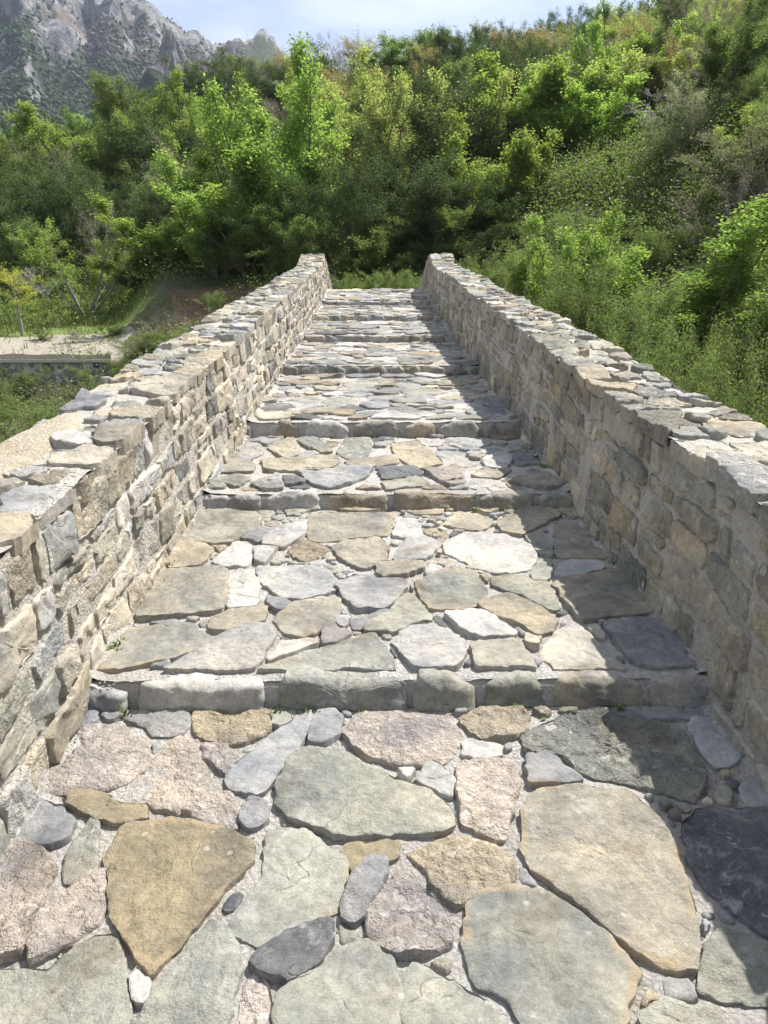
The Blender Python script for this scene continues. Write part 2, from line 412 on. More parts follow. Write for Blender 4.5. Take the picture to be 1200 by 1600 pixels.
def tread_plane(i):
    a, za, b, zb = TREADS[i]; s = (zb-za)/(b-a); return za-s*a, s

# traced outlines of the nearest paving stones, picture coordinates -> laid on the tread's own plane
def zf(ox, oy, k, pts): return [(ox+x/k, oy+y/k) for x, y in pts]
A = lambda *p: zf(0,1050,2,p)
B = lambda *p: zf(600,1050,2,p)
C3 = lambda *p: zf(200,750,2.667,p)
C4 = lambda *p: zf(600,750,2.667,p)
C5 = lambda *p: zf(300,380,2,p)
T0 = [
 ('p',A((115,330),(190,215),(290,165),(400,170),(460,220),(455,300),(380,360),(300,370),(210,385),(130,380))),
 ('p',A((395,340),(450,300),(560,200),(600,215),(665,330),(640,380),(560,440),(490,435),(410,400))),
 ('r',A((150,195),(230,120),(310,120),(305,160),(180,215))),
 ('b',A((380,150),(520,95),(590,120),(600,160),(560,205),(480,210),(460,180))),
 ('y',A((605,130),(700,92),(830,105),(855,130),(840,190),(740,235),(650,215),(605,185))),
 ('r',A((710,315),(860,200),(970,130),(985,150),(930,260),(820,390),(730,380),(705,345))),
 ('r',A((960,225),(990,140),(1040,120),(1075,150),(1070,200),(1000,240))),
 ('p',A((625,230),(700,220),(740,255),(725,320),(690,325),(640,270))),
 ('n',A((205,385),(250,372),(350,395),(385,420),(460,425),(460,470),(370,490),(310,470),(210,430))),
 ('p',A((565,440),(640,390),(720,390),(748,430),(745,500),(690,495),(620,475))),
 ('r',A((-30,440),(90,390),(130,410),(200,430),(240,470),(210,520),(160,550),(-30,530))),
 ('g',A((195,670),(210,560),(290,460),(312,470),(310,610),(240,665))),
 ('p',A((-60,540),(90,535),(150,570),(175,640),(130,750),(95,800),(85,890),(-60,930))),
 ('p',A((95,920),(100,830),(150,740),(230,680),(280,640),(335,620),(340,700),(300,790),(200,860))),
 ('n1',A((330,580),(380,500),(520,470),(620,485),(760,520),(800,560),(780,610),(640,760),(560,880),(480,955),(430,920),(385,840),(345,770),(345,700))),
 ('g1',A((830,520),(870,490),(970,510),(1080,610),(1095,660),(1060,750),(940,800),(800,870),(730,830),(715,790),(800,680),(820,600))),
 ('g',A((865,390),(900,280),(960,245),(1060,255),(1150,300),(1230,345),(1330,375),(1410,440),(1425,480),(1390,510),(1200,522),(1050,525),(980,510),(900,460),(865,420))),
 ('g',A((-80,935),(150,940),(210,890),(290,835),(375,820),(385,900),(400,1000),(405,1180),(-80,1180))),
 ('g',A((420,1180),(460,1030),(545,950),(590,870),(650,800),(700,810),(740,880),(755,950),(725,1050),(705,1180))),
 ('p',A((725,1150),(760,980),(800,950),(840,990),(850,1040),(845,1150))),
 ('d',A((780,920),(860,850),(960,800),(1040,790),(1040,850),(990,940),(910,975),(840,950))),
 ('g',[(427,1565),(450,1540),(515,1500),(560,1470),(595,1482),(618,1510),(622,1560),(630,1640),(425,1640)]),
 ('b',A((1065,740),(1100,660),(1150,605),(1205,610),(1210,640),(1140,770),(1110,795),(1070,775))),
 ('p',[(570,1440),(585,1400),(620,1368),(650,1375),(690,1420),(712,1470),(700,1490),(640,1500),(605,1495),(580,1475)]),
 ('n',A((1060,580),(1100,545),(1200,535),(1250,540),(1240,590),(1150,640),(1100,640),(1075,610))),
 ('w',A((-40,340),(60,330),(80,360),(40,410),(-40,460))),
 ('r',A((755,430),(830,420),(845,470),(800,500),(755,485))),
 ('w',A((405,960),(430,940),(470,985),(460,1050),(430,1055),(405,1010))),
 ('b',A((318,140),(370,105),(410,108),(405,130),(350,155))),
 ('g',A((850,130),(890,115),(920,150),(870,180),(850,165))),
 ('n',A((40,310),(80,260),(150,240),(130,300),(100,325))),
 ('p',[(535,1150),(560,1120),(620,1115),(700,1118),(722,1150),(715,1185),(680,1200),(610,1200),(550,1175)]),
 ('y',B((235,150),(310,115),(430,115),(455,150),(450,190),(400,220),(300,215),(255,180))),
 ('w',B((245,220),(360,235),(370,270),(300,280),(245,270))),
 ('r',B((95,335),(155,285),(215,340),(215,400),(150,380))),
 ('p',B((225,300),(260,285),(400,280),(425,320),(420,370),(380,530),(340,525),(240,480),(230,400))),
 ('gp',B((420,210),(520,155),(640,120),(740,125),(860,165),(940,200),(1010,330),(1005,380),(970,415),(880,385),(780,355),(640,335),(570,280),(440,262))),
 ('b1',B((445,270),(510,265),(615,345),(560,360),(445,362))),
 ('o1',B((430,440),(470,380),(560,360),(760,380),(840,440),(890,500),(940,620),(970,760),(985,900),(980,945),(900,950),(800,900),(640,770),(500,660),(440,590))),
 ('y',B((75,570),(140,540),(210,525),(360,550),(400,590),(405,650),(370,690),(290,700),(240,735),(190,710),(120,620))),
 ('g1',B((262,715),(320,695),(420,680),(520,710),(640,780),(740,880),(805,970),(750,1050),(730,1180),(480,1180),(400,1040),(290,990),(260,940),(250,850))),
 ('g1',B((60,960),(90,910),(130,930),(230,990),(320,1050),(420,1180),(75,1180),(50,1030))),
 ('dv',B((930,490),(990,430),(1060,435),(1230,435),(1330,700),(1230,860),(1080,760),(1000,680),(950,590))),
 ('g',B((985,1000),(1005,880),(1040,810),(1120,830),(1230,870),(1230,1050),(1060,1040))),
 ('w',B((945,180),(970,145),(1060,160),(1150,220),(1130,270),(1040,310),(1000,270))),
 ('r',B((1105,390),(1130,350),(1220,320),(1220,430),(1140,425))),
 ('g',B((800,1085),(870,1055),(1050,1070),(1060,1180),(800,1180))),
 ('r',B((700,128),(800,128),(900,108),(1080,122),(1085,150),(960,150),(800,160))),
]
T1 = [
 ('o1',C3((20,600),(140,390),(415,368),(410,550),(230,575))),
 ('t1',C3((130,350),(165,270),(290,265),(360,300),(300,365),(180,380))),
 ('gv',C3((190,260),(250,150),(420,130),(560,160),(550,220),(400,280),(200,270))),
 ('w',C3((345,350),(450,262),(510,275),(525,320),(500,370),(400,370))),
 ('r',C3((525,290),(630,290),(570,360),(525,345))),
 ('wv',C3((555,260),(600,220),(745,170),(740,230),(650,295),(560,280))),
 ('r',C3((470,250),(570,215),(600,222),(550,275))),
 ('y1',C3((670,300),(720,245),(840,290),(790,330),(720,350))),
 ('o1',C3((750,255),(745,150),(830,140),(1110,145),(1090,235),(940,240),(820,265))),
 ('o',C3((845,290),(1040,240),(1090,290),(1075,350),(980,385),(890,340))),
 ('r',C4((30,340),(90,245),(160,235),(245,270),(180,340))),
 ('o',[(588,900),(592,881),(662,881),(662,893),(625,905),(600,905)]),
 ('r',C3((525,370),(700,362),(830,380),(890,440),(860,475),(720,510),(650,500),(560,440))),
 ('w',C3((415,400),(520,378),(550,440),(545,500),(480,495),(420,480))),
 ('w',C3((415,490),(560,505),(520,535),(415,545))),
 ('b',C3((575,490),(690,520),(630,558),(580,530))),
 ('o',C3((600,590),(660,530),(780,490),(880,500),(895,550),(860,620),(740,665),(640,645))),
 ('r',C3((860,450),(950,410),(1150,430),(1165,470),(1080,545),(950,550),(900,500))),
 ('b',C3((930,590),(1070,545),(1095,560),(980,625),(935,625))),
 ('g',[(566,984),(610,960),(625,935),(640,930),(652,940),(675,973),(640,981),(620,991),(575,991)]),
 ('w',C3((865,600),(885,560),(935,575),(905,625),(875,625))),
 ('r',C3((805,640),(820,615),(880,615),(925,650),(860,690),(805,690))),
 ('w',C3((605,720),(630,690),(770,670),(790,690),(700,720),(590,765),(580,745))),
 ('g1',C3((520,820),(1020,640),(1060,690),(1120,810),(1110,840),(860,855),(700,860))),
 ('r',C3((155,800),(420,640),(500,610),(600,620),(612,660),(560,770),(500,820),(320,805),(190,815))),
 ('o1',[(155,1050),(200,985),(290,978),(332,1000),(320,1018),(240,1038),(180,1050),(160,1055)]),
 ('t',C3((340,600),(430,560),(585,530),(575,590),(430,640),(340,635))),
 ('b',C3((85,605),(200,590),(280,605),(300,630),(180,625))),
 ('r',C4((45,680),(100,620),(210,605),(290,640),(345,740),(300,820),(120,815),(70,740))),
 ('g1',C4((130,430),(250,385),(370,378),(430,470),(420,520),(320,545),(190,550),(150,490))),
 ('wv',C4((250,270),(330,225),(500,230),(600,270),(645,320),(600,380),(480,400),(390,370),(250,310))),
 ('t',C4((245,195),(300,140),(400,150),(460,190),(400,220),(270,200))),
 ('t',C4((465,190),(560,120),(700,130),(735,155),(650,200),(580,238),(490,220))),
 ('g',C4((585,240),(640,222),(700,290),(705,330),(640,310))),
 ('o1',C4((705,190),(880,165),(930,200),(1050,330),(850,340),(710,330))),
 ('w',C4((710,400),(740,345),(900,345),(920,380),(760,420))),
 ('g',C4((605,400),(650,335),(705,350),(690,420),(620,420))),
 ('o1',C4((695,440),(1060,372),(1195,560),(960,575),(820,600),(760,530))),
 ('g',C4((450,410),(520,400),(690,430),(735,540),(700,555),(600,500),(450,450))),
 ('t',C4((385,530),(470,490),(530,485),(620,520),(720,590),(700,640),(640,660),(560,610),(470,580))),
 ('wv',C4((250,570),(370,555),(430,570),(550,640),(550,665),(360,665),(290,610))),
 ('o',C4((355,690),(540,665),(580,690),(630,790),(540,805),(380,805),(375,750))),
 ('c',C4((590,660),(660,675),(640,705),(590,700))),
 ('c',C4((660,720),(715,640),(800,605),(1010,790),(940,800),(800,830),(720,820),(700,770),(660,750))),
 ('b',[(939,980),(960,974),(1061,972),(1089,1044),(1035,1046),(990,1040)]),
 ('t',C4((85,115),(240,105),(245,145),(130,150))),
 ('t',C4((360,120),(480,110),(485,125),(430,150))),
 ('t',C3((880,120),(920,100),(1000,110),(1060,130),(960,140))),
 ('g',C3((660,110),(810,100),(770,130),(670,155))),
 ('w',C4((30,240),(60,165),(130,165),(160,235),(110,245))),
 ('t',C4((685,110),(880,108),(890,135),(780,160),(740,140))),
]
T2 = [
 ('r',C5((115,645),(150,620),(215,630),(225,660),(170,685),(130,675))),
 ('t',C5((230,640),(320,610),(345,660),(290,680))), ('g',C5((320,620),(390,600),(445,655),(400,660))),
 ('g',C5((450,655),(480,610),(560,600),(560,650),(540,680),(480,675))),
 ('t1',C5((620,630),(700,620),(790,690),(700,710),(640,670))),
 ('o',C5((215,680),(450,665),(460,690),(420,710),(230,720))),
 ('r',C5((320,710),(570,705),(540,740),(430,780),(370,755))),
 ('t',C5((475,685),(640,665),(650,690),(510,705))),
 ('d',C5((580,710),(700,700),(720,730),(600,745))),
 ('p',C5((720,715),(830,700),(850,740),(780,755))),
 ('g',C5((590,750),(720,735),(740,760),(610,785))), ('g',C5((50,740),(150,730),(190,740),(140,765))),
 ('o',C5((60,690),(120,670),(200,700),(190,720),(70,725))), ('r',C5((185,755),(270,725),(290,770),(220,790))),
 ('o',C5((980,745),(1100,720),(1180,760),(1100,780))), ('w',C5((905,680),(960,655),(1000,680),(980,710),(920,705))),
 ('b',C5((1000,660),(1110,655),(1150,690),(1010,700))), ('x',C5((915,590),(1060,580),(1080,610),(960,620))),
 ('o',C5((870,730),(920,700),(1000,710),(960,740))),
]
# x extents (picture) of the upright stones edging each step
EX = [
 [(98,203,.72),(215,418,1),(432,640,1),(643,748,.95),(752,858,1.02),(862,1010,.95),(1013,1152,1.05)],
 [(290,358,.9),(361,410,.8),(413,503,1),(506,609,1.1),(612,745,1.05),(749,836,1.1),(840,911,1)],
 [(370,397,1),(427,472,1),(475,546,1),(550,629,1.15),(631,682,.95),(684,750,1),(753,780,.8),(785,832,1)],
 [(435,467,1),(469,501,.95),(504,541,1.1),(543,565,.95),(567,605,1.1),(607,632,1),(634,657,1),(659,697,.95),(699,730,.9),(732,765,.9)],
 [(474,510,1),(512,534,.7),(536,572,1),(575,605,.8),(607,635,.9),(638,660,.9),(662,695,.8),(700,740,.9)],
 [(490,515,1),(517,534,.9),(536,556,.9),(558,577,1),(580,602,1),(604,627,1),(630,652,.9),(654,677,1),(680,712,.9)],
 [(508,530,1),(533,558,.7),(572,595,.9),(597,623,.9),(640,660,.8),(665,690,.8)],
]
def par_of(code):
    vein = 1.0 if 'v' in code[1:] else (0.35 if random.random()<.12 else 0)
    rim = 1.0 if '1' in code else 0.0
    pit = 1.0 if (code[0] in 'py' or 'p' in code[1:]) else (.3 if random.random()<.3 else 0)
    return (vein, rim, pit)
bridge = empty('stone_bridge', (0,0,0))
tag(bridge, 'old humpback footbridge of pale rubble stone with stepped paving between two parapets', 'bridge')
EDGE_COLS = 'ggrowrrocgtw'
FILLC = 'rrggogrwpbtoywdc'
def deck_map(a, s):
    def f(q):
        n = 1/math.hypot(1, s)
        return np.column_stack([q[:,0], q[:,1]-q[:,2]*s*n, a+s*q[:,1]+q[:,2]*n])
    return f
gravel_pts=[]
tread_objs=[]; ALLP=[]
for i, (ya, za, yb, zb) in enumerate(TREADS):
    a, s = tread_plane(i); mp_ = deck_map(a, s)
    st = Stones(); ALLP.append([])
    traced = {0:T0, 1:T1, 2:T2}.get(i, [])
    polys=[]
    for code, pts in traced:
        w = [at_plane(px, py, a, s) for px, py in pts]
        P = np.array([[p.x, p.y] for p in w])
        P[:,0] = np.clip(P[:,0], -HW-.05, HW+.06); P[:,1] = np.clip(P[:,1], ya+(.08 if i else 0), yb-.015)
        cP = P.mean(0); dP = P-cP; P = cP + dP*(1+.005/np.maximum(np.hypot(dP[:,0], dP[:,1]), .03))[:,None]
        P[:,0] = np.clip(P[:,0], -HW-.05, HW+.06); P[:,1] = np.clip(P[:,1], ya+(.05 if i else 0), yb-.012)
        polys.append(P)
        pr = par_of(code)
        rg = .0105 if 'p' in code[1:] else (.007 if pr[2] == 1 else .0042)
        size = max(np.ptp(P[:,0]), np.ptp(P[:,1]))
        if i >= 2: rg = .006
        st.add(P, mp_, depth=.075, proud=random.uniform(.010,.025), bev=.0042 if pr[2]<1 else .009, col=PAL[code[0]], par=pr,
               nring=int(min(16, max(5, size/.035))), spacing=.010 if i==0 else .013, rough=rg*1.35, tilt=.014, wob=.0065)
    r = random.Random(100+i)
    d = [.155,.14,.21,.25,.26,.27,.28,.28][i] if i < 8 else .22
    vv0 = ya + (.10 if i else 0)
    if i == 0:                                           # behind / below the camera larger flags, as in front of it
        sd1 = seeds_fill(-HW, HW, ya, 1.25, .42, r=r, tries=2500)
        sd2 = seeds_fill(-HW, HW, 1.25, yb, .052, r=r, tries=16000, var=.55)
        seeds = sd1+sd2
    elif i == 1: seeds = seeds_fill(-HW, HW, vv0, yb, .058, r=r, tries=16000, var=.55)
    else: seeds = seeds_fill(-HW-.02, HW+.02, vv0, yb, d, r=r, tries=9000, asp=1.15, var=.55)
    cells = pack(-HW-.03, HW+.03, vv0, yb-.005, seeds, polys, gap=.013 if i<2 else .016, asp=1.0 if i<2 else 1.15, rmin=.012 if i<2 else .018, res=.006 if i<2 else .008)
    for P in cells:
        c = r.choice(FILLC); pr = par_of(c); sz = np.ptp(P[:,0])
        big = sz > .12
        st.add(P, mp_, depth=.07, proud=r.uniform(.004,.02) if i<2 else r.uniform(0,.026), bev=.008, col=PAL[c], par=pr,
               nring=5 if big else 3, spacing=.018 if i<3 else .028, rough=.004 if i<2 else .007, tilt=.04 if i<2 else .075, dome=.04 if not big else .02)
    ALLP[-1] = polys+cells
    # mortar bed
    res = .022 if i<2 else .04
    ux = np.arange(-HW-.12, HW+.12+res, res); vy = np.arange(ya+(.03 if i else 0), yb+.001, (yb-ya)/max(4,int((yb-ya)/res)))
    X, Y = np.meshgrid(ux, vy); q = np.column_stack([X.ravel(), Y.ravel(), np.zeros(X.size)])
    h = -.003 + vnoise(q, 11, 2, 3)*.008 + vnoise(q, 50, 4, 2)*.005
    h += .03*np.clip((np.abs(q[:,0])-HW+.06)/.08, 0, 1)
    W = mp_(np.column_stack([q[:,0], q[:,1], h])); nx_, ny_ = len(ux), len(vy)
    I = np.arange(nx_*ny_).reshape(ny_, nx_)
    Fm = np.column_stack([I[:-1,:-1].ravel(), I[:-1,1:].ravel(), I[1:,1:].ravel(), I[1:,:-1].ravel()])
    tr = mesh_obj('step_tread', W, Fm, M_MORT, bridge, smooth=True)
    st.build('paving_stones', M_STONE, tr)
    tread_objs.append(tr)
    # upright edging stones of the step above
    if i < len(EDGE_Y):
        zbt, ztp = Z_BASE[i], Z_TOP[i]; es = Stones(); hh = ztp - zbt
        yf = EDGE_Y[i]; es_list=[]
        def emap(q, yf=yf, zbt=zbt):            # u: x, v: height, h: towards the viewer (-Y)
            return np.column_stack([q[:,0], yf-q[:,2], zbt+q[:,1]])
        for (xa, xb, hs) in EX[i]:
            A_ = at_y(xa, YB[i], yf); B_ = at_y(xb, YB[i], yf)
            w = B_.x-A_.x; H_ = hh*hs**.5*r.uniform(.93,1.07)+.004; r1 = r.uniform(.35,.6) if i in (2,3) else r.uniform(.10,.42)
            x0, x1 = A_.x+.004, B_.x-.004
            cut = lambda: r.uniform(.5,1)*r1*min(H_, w)
            cA, cB = cut(), cut()
            sl_ = r.uniform(-.18,.18)*H_
            P = [(x0+.004, -.02), (x1-.004, -.02), (x1-r.uniform(0,.01), H_-cB), (x1-cB*1.2, H_+sl_+r.uniform(-.008,.004)), ((x0+x1)/2+r.uniform(-.2,.2)*w, H_+r.uniform(0,.012)), (x0+cA*1.2, H_-sl_+r.uniform(-.008,.004)), (x0+r.uniform(0,.01), H_-cA)]
            es = Stones(); es_list.append(es)
            es.add(P, lambda q: np.column_stack([q[:,0], yf-q[:,2]+.0*q[:,0]+ (q[:,1])*.18, zbt+q[:,1]]), depth=.15, proud=r.uniform(.006,.040), bev=min(.022, H_*.22), col=PAL[r.choice(EDGE_COLS)],
                   par=par_of('g'), nring=6, spacing=.010 if i<2 else .018, rough=.006, tilt=.05, dome=.09, corner=1, wob=.006)
        # backing fill so that no gap opens between edging stones and the tread above
        for es in es_list: es.build('edge_stone', M_STONE, tr)
        nb = 60; xs = np.linspace(-HW-.12, HW+.12, nb); V=[]; 
        for xq in xs:
            n_ = .006*pn(Vector((xq*9, yf*3, 1)))
            V += [(xq, yf+.016+n_, zbt-.1), (xq, yf+.022+n_, zbt+(ztp-zbt)*.75), (xq, yf+.040, ztp-.002+n_*.4)]
        Fb = [(3*k, 3*k+3, 3*k+4, 3*k+1) for k in range(nb-1)] + [(3*k+1, 3*k+4, 3*k+5, 3*k+2) for k in range(nb-1)]
        mesh_obj('riser_mortar', V, Fb, M_MORT, tr, smooth=True)

# loose gravel and grit lying in the joints of the nearest treads
def gravel():
    t = (1+5**.5)/2; ico = np.array([(-1,t,0),(1,t,0),(-1,-t,0),(1,-t,0),(0,-1,t),(0,1,t),(0,-1,-t),(0,1,-t),(t,0,-1),(t,0,1),(-t,0,-1),(-t,0,1)])/1.9
    fi = np.array([(0,11,5),(0,5,1),(0,1,7),(0,7,10),(0,10,11),(1,5,9),(5,11,4),(11,10,2),(10,7,6),(7,1,8),(3,9,4),(3,4,2),(3,2,6),(3,6,8),(3,8,9),(4,9,5),(2,4,11),(6,2,10),(8,6,7),(9,8,1)])
    V=[]; Fc=[]; C=[]; n=0; g = np.random.default_rng(3)
    for i, cnt in ((0, 8000), (1, 4200), (2, 1200)):
        a, s = tread_plane(i); mp_ = deck_map(a, s); ya, _, yb, _ = TREADS[i]
        x = g.uniform(-HW+.0, HW, cnt); y = g.uniform(max(ya, .9), yb-.02, cnt)
        x = np.where(g.random(cnt) < .25, np.sign(x)*(HW-np.abs(g.normal(0, .045, cnt))), x)
        free = np.ones(cnt, bool)
        for P in ALLP[i]: free &= ~inside(P, x, y)
        clump = vnoise(np.column_stack([x, y, x*0]), 9, 4, 2) > -.25
        x, y = x[free&clump], y[free&clump]; m = len(x)
        sz = g.lognormal(-5.6, .40, m).clip(.0016, .010)
        c = mp_(np.column_stack([x, y, -.010+sz*.5]))
        v = ico[None]*sz[:,None,None]*g.uniform(.55,1.15,(m,1,3)) + g.normal(0,.08,(m,12,3))*sz[:,None,None] + c[:,None]
        V.append(v.reshape(-1,3)); Fc.append((fi[None]+(np.arange(m)*12)[:,None,None]).reshape(-1,3)+n); n += m*12
        pal = np.array([GR, CR, PK, CR, WH, WH, GG, OL])[g.integers(0, 8, m)]*g.uniform(.85,1.25,(m,1))
        C.append(np.repeat(np.column_stack([pal, np.ones(m)]), 12, 0))
    C = np.vstack(C); P_ = np.zeros_like(C)
    o = mesh_obj('loose_gravel', np.vstack(V), np.vstack(Fc), M_STONE, None, {'col': C, 'par': P_}, smooth=False)
    tag(o, 'loose grit and pebbles lying in the joints of the paving', 'gravel', kind='stuff')
gravel()
def litter():
    g = np.random.default_rng(12); n = 420; V=[]; C=[]
    i = g.choice(3, n, p=[.5,.3,.2]); x = np.sign(g.uniform(-1,1,n))*(HW-.01-np.abs(g.normal(0,.045,n))); y = np.zeros(n); z = np.zeros(n)
    for t in range(3):
        ya, _, yb, _ = TREADS[t]; m_ = i == t; a, s_ = tread_plane(t)
        foot = g.random(m_.sum()) < .3
        yy = np.where(foot, yb-.03-np.abs(g.normal(0,.03,m_.sum())), g.uniform(max(ya,1.0)+.1, yb-.05, m_.sum())); xx = np.where(foot, g.uniform(-HW+.05, HW-.05, m_.sum()), x[m_])
        x[m_] = xx; y[m_] = yy; z[m_] = a+s_*yy+.006
    nrm = g.normal(0,.35,(n,3)); nrm[:,2] = 1; nrm /= np.linalg.norm(nrm,axis=1)[:,None]; t = g.normal(0,1,(n,3)); t -= nrm*(t*nrm).sum(1)[:,None]; t /= np.linalg.norm(t,axis=1)[:,None]
    b_ = np.cross(nrm,t); L = g.uniform(.008,.03,n)[:,None]; w = L*g.choice([.12,.4,.5],n)[:,None]; P = np.column_stack([x,y,z])
    V = np.stack([P-t*L*.5, P+b_*w*.5, P+t*L*.5, P-b_*w*.5],1).reshape(-1,3)
    col = np.array([(.20,.12,.06),(.13,.085,.05),(.28,.20,.11),(.10,.16,.04)])[g.choice(4,n,p=[.35,.3,.2,.15])]*g.uniform(.7,1.3,(n,1))
    # small weeds rooted along the parapet feet and at the foot of the steps
    k = 90; tx = np.sign(g.uniform(-1,1,k))*(HW-.015-np.abs(g.normal(0,.018,k))); tt = g.choice(4,k,p=[.35,.3,.2,.15]); ty = np.array([g.uniform(max(TREADS[q][0],1.0)+.05, TREADS[q][2]-.02) for q in tt])
    f_ = g.random(k) < .25; tx[f_] = g.uniform(-HW+.05, HW-.05, f_.sum()); ty[f_] = np.array([TREADS[q][2]-.035 for q in tt[f_]])
    tz = np.array([tread_plane(q)[0]+tread_plane(q)[1]*y_ for q, y_ in zip(tt, ty)]); nb = 9; hN = np.repeat(g.uniform(.010,.038,k), nb)
    bx_ = np.repeat(tx,nb)+g.normal(0,.006,k*nb); by_ = np.repeat(ty,nb)+g.normal(0,.006,k*nb); bz_ = np.repeat(tz,nb)-.004; an = g.uniform(0,2*PI,k*nb); ln = hN*g.uniform(.3,1.1,k*nb)
    dx, dy = np.cos(an), np.sin(an); w_ = hN*.13
    Vw = np.stack([np.column_stack([bx_, by_, bz_]), np.column_stack([bx_+dx*ln*.6-dy*w_, by_+dy*ln*.6+dx*w_, bz_+hN*.6]), np.column_stack([bx_+dx*ln, by_+dy*ln, bz_+hN]), np.column_stack([bx_+dx*ln*.6+dy*w_, by_+dy*ln*.6-dx*w_, bz_+hN*.6])],1).reshape(-1,3)
    mw, nt, b, out = new_mat('weed_leaf'); nt.links.new(mix_c(nt, noise_n(nt, 20, 3), (.09,.15,.035), (.18,.24,.07)), b.inputs['Base Color'])
    tag(mesh_obj('joint_weeds', Vw, np.arange(k*nb*4).reshape(-1,4), mw), 'small green weeds rooted in the joints along the parapet feet', 'weeds', kind='stuff')
    m, nt, b, out = new_mat('litter'); v_ = N(nt, 'ShaderNodeVertexColor', layer_name='col'); nt.links.new(v_.outputs[0], b.inputs['Base Color']); b.inputs['Roughness'].default_value = .8
    o = mesh_obj('leaf_litter', V, np.arange(n*4).reshape(n,4), m, None, {'col': np.repeat(np.column_stack([col, np.ones(n)]),4,0)})
    tag(o, 'dry leaf bits and stalks caught along the parapet feet', 'leaf litter', kind='stuff')
litter()

# far half of the deck, running down beyond the crest
FAR_Y = 21.5
ux = np.linspace(-HW-.1, HW+.1, 40); vy = np.linspace(CREST_Y, FAR_Y, 80)
X, Y = np.meshgrid(ux, vy); q = np.column_stack([X.ravel(), Y.ravel(), np.zeros(X.size)])
Zf = prof(q[:,1]) - .012 + vnoise(q, 14, 2, 3)*.008
I = np.arange(X.size).reshape(80, 40)
tr = mesh_obj('far_slope', np.column_stack([q[:,0], q[:,1], Zf]), np.column_stack([I[:-1,:-1].ravel(), I[:-1,1:].ravel(), I[1:,1:].ravel(), I[1:,:-1].ravel()]), M_MORT, bridge, smooth=True)
st = Stones(); r = random.Random(55)
fmap = lambda q: np.column_stack([q[:,0], q[:,1], prof(q[:,1])+q[:,2]])
for P in pack(-HW-.03, HW+.03, CREST_Y+.01, FAR_Y, seeds_fill(-HW, HW, CREST_Y, FAR_Y, .24, r=r, tries=6000, asp=1.3, var=.5), (), gap=.02, asp=1.3, res=.014):
    st.add(P, fmap, depth=.06, proud=r.uniform(0,.03), col=PAL[r.choice(FILLC)], par=par_of('g'), nring=3, spacing=.035, rough=.007, tilt=.07)
st.build('paving_stones', M_STONE, tr)

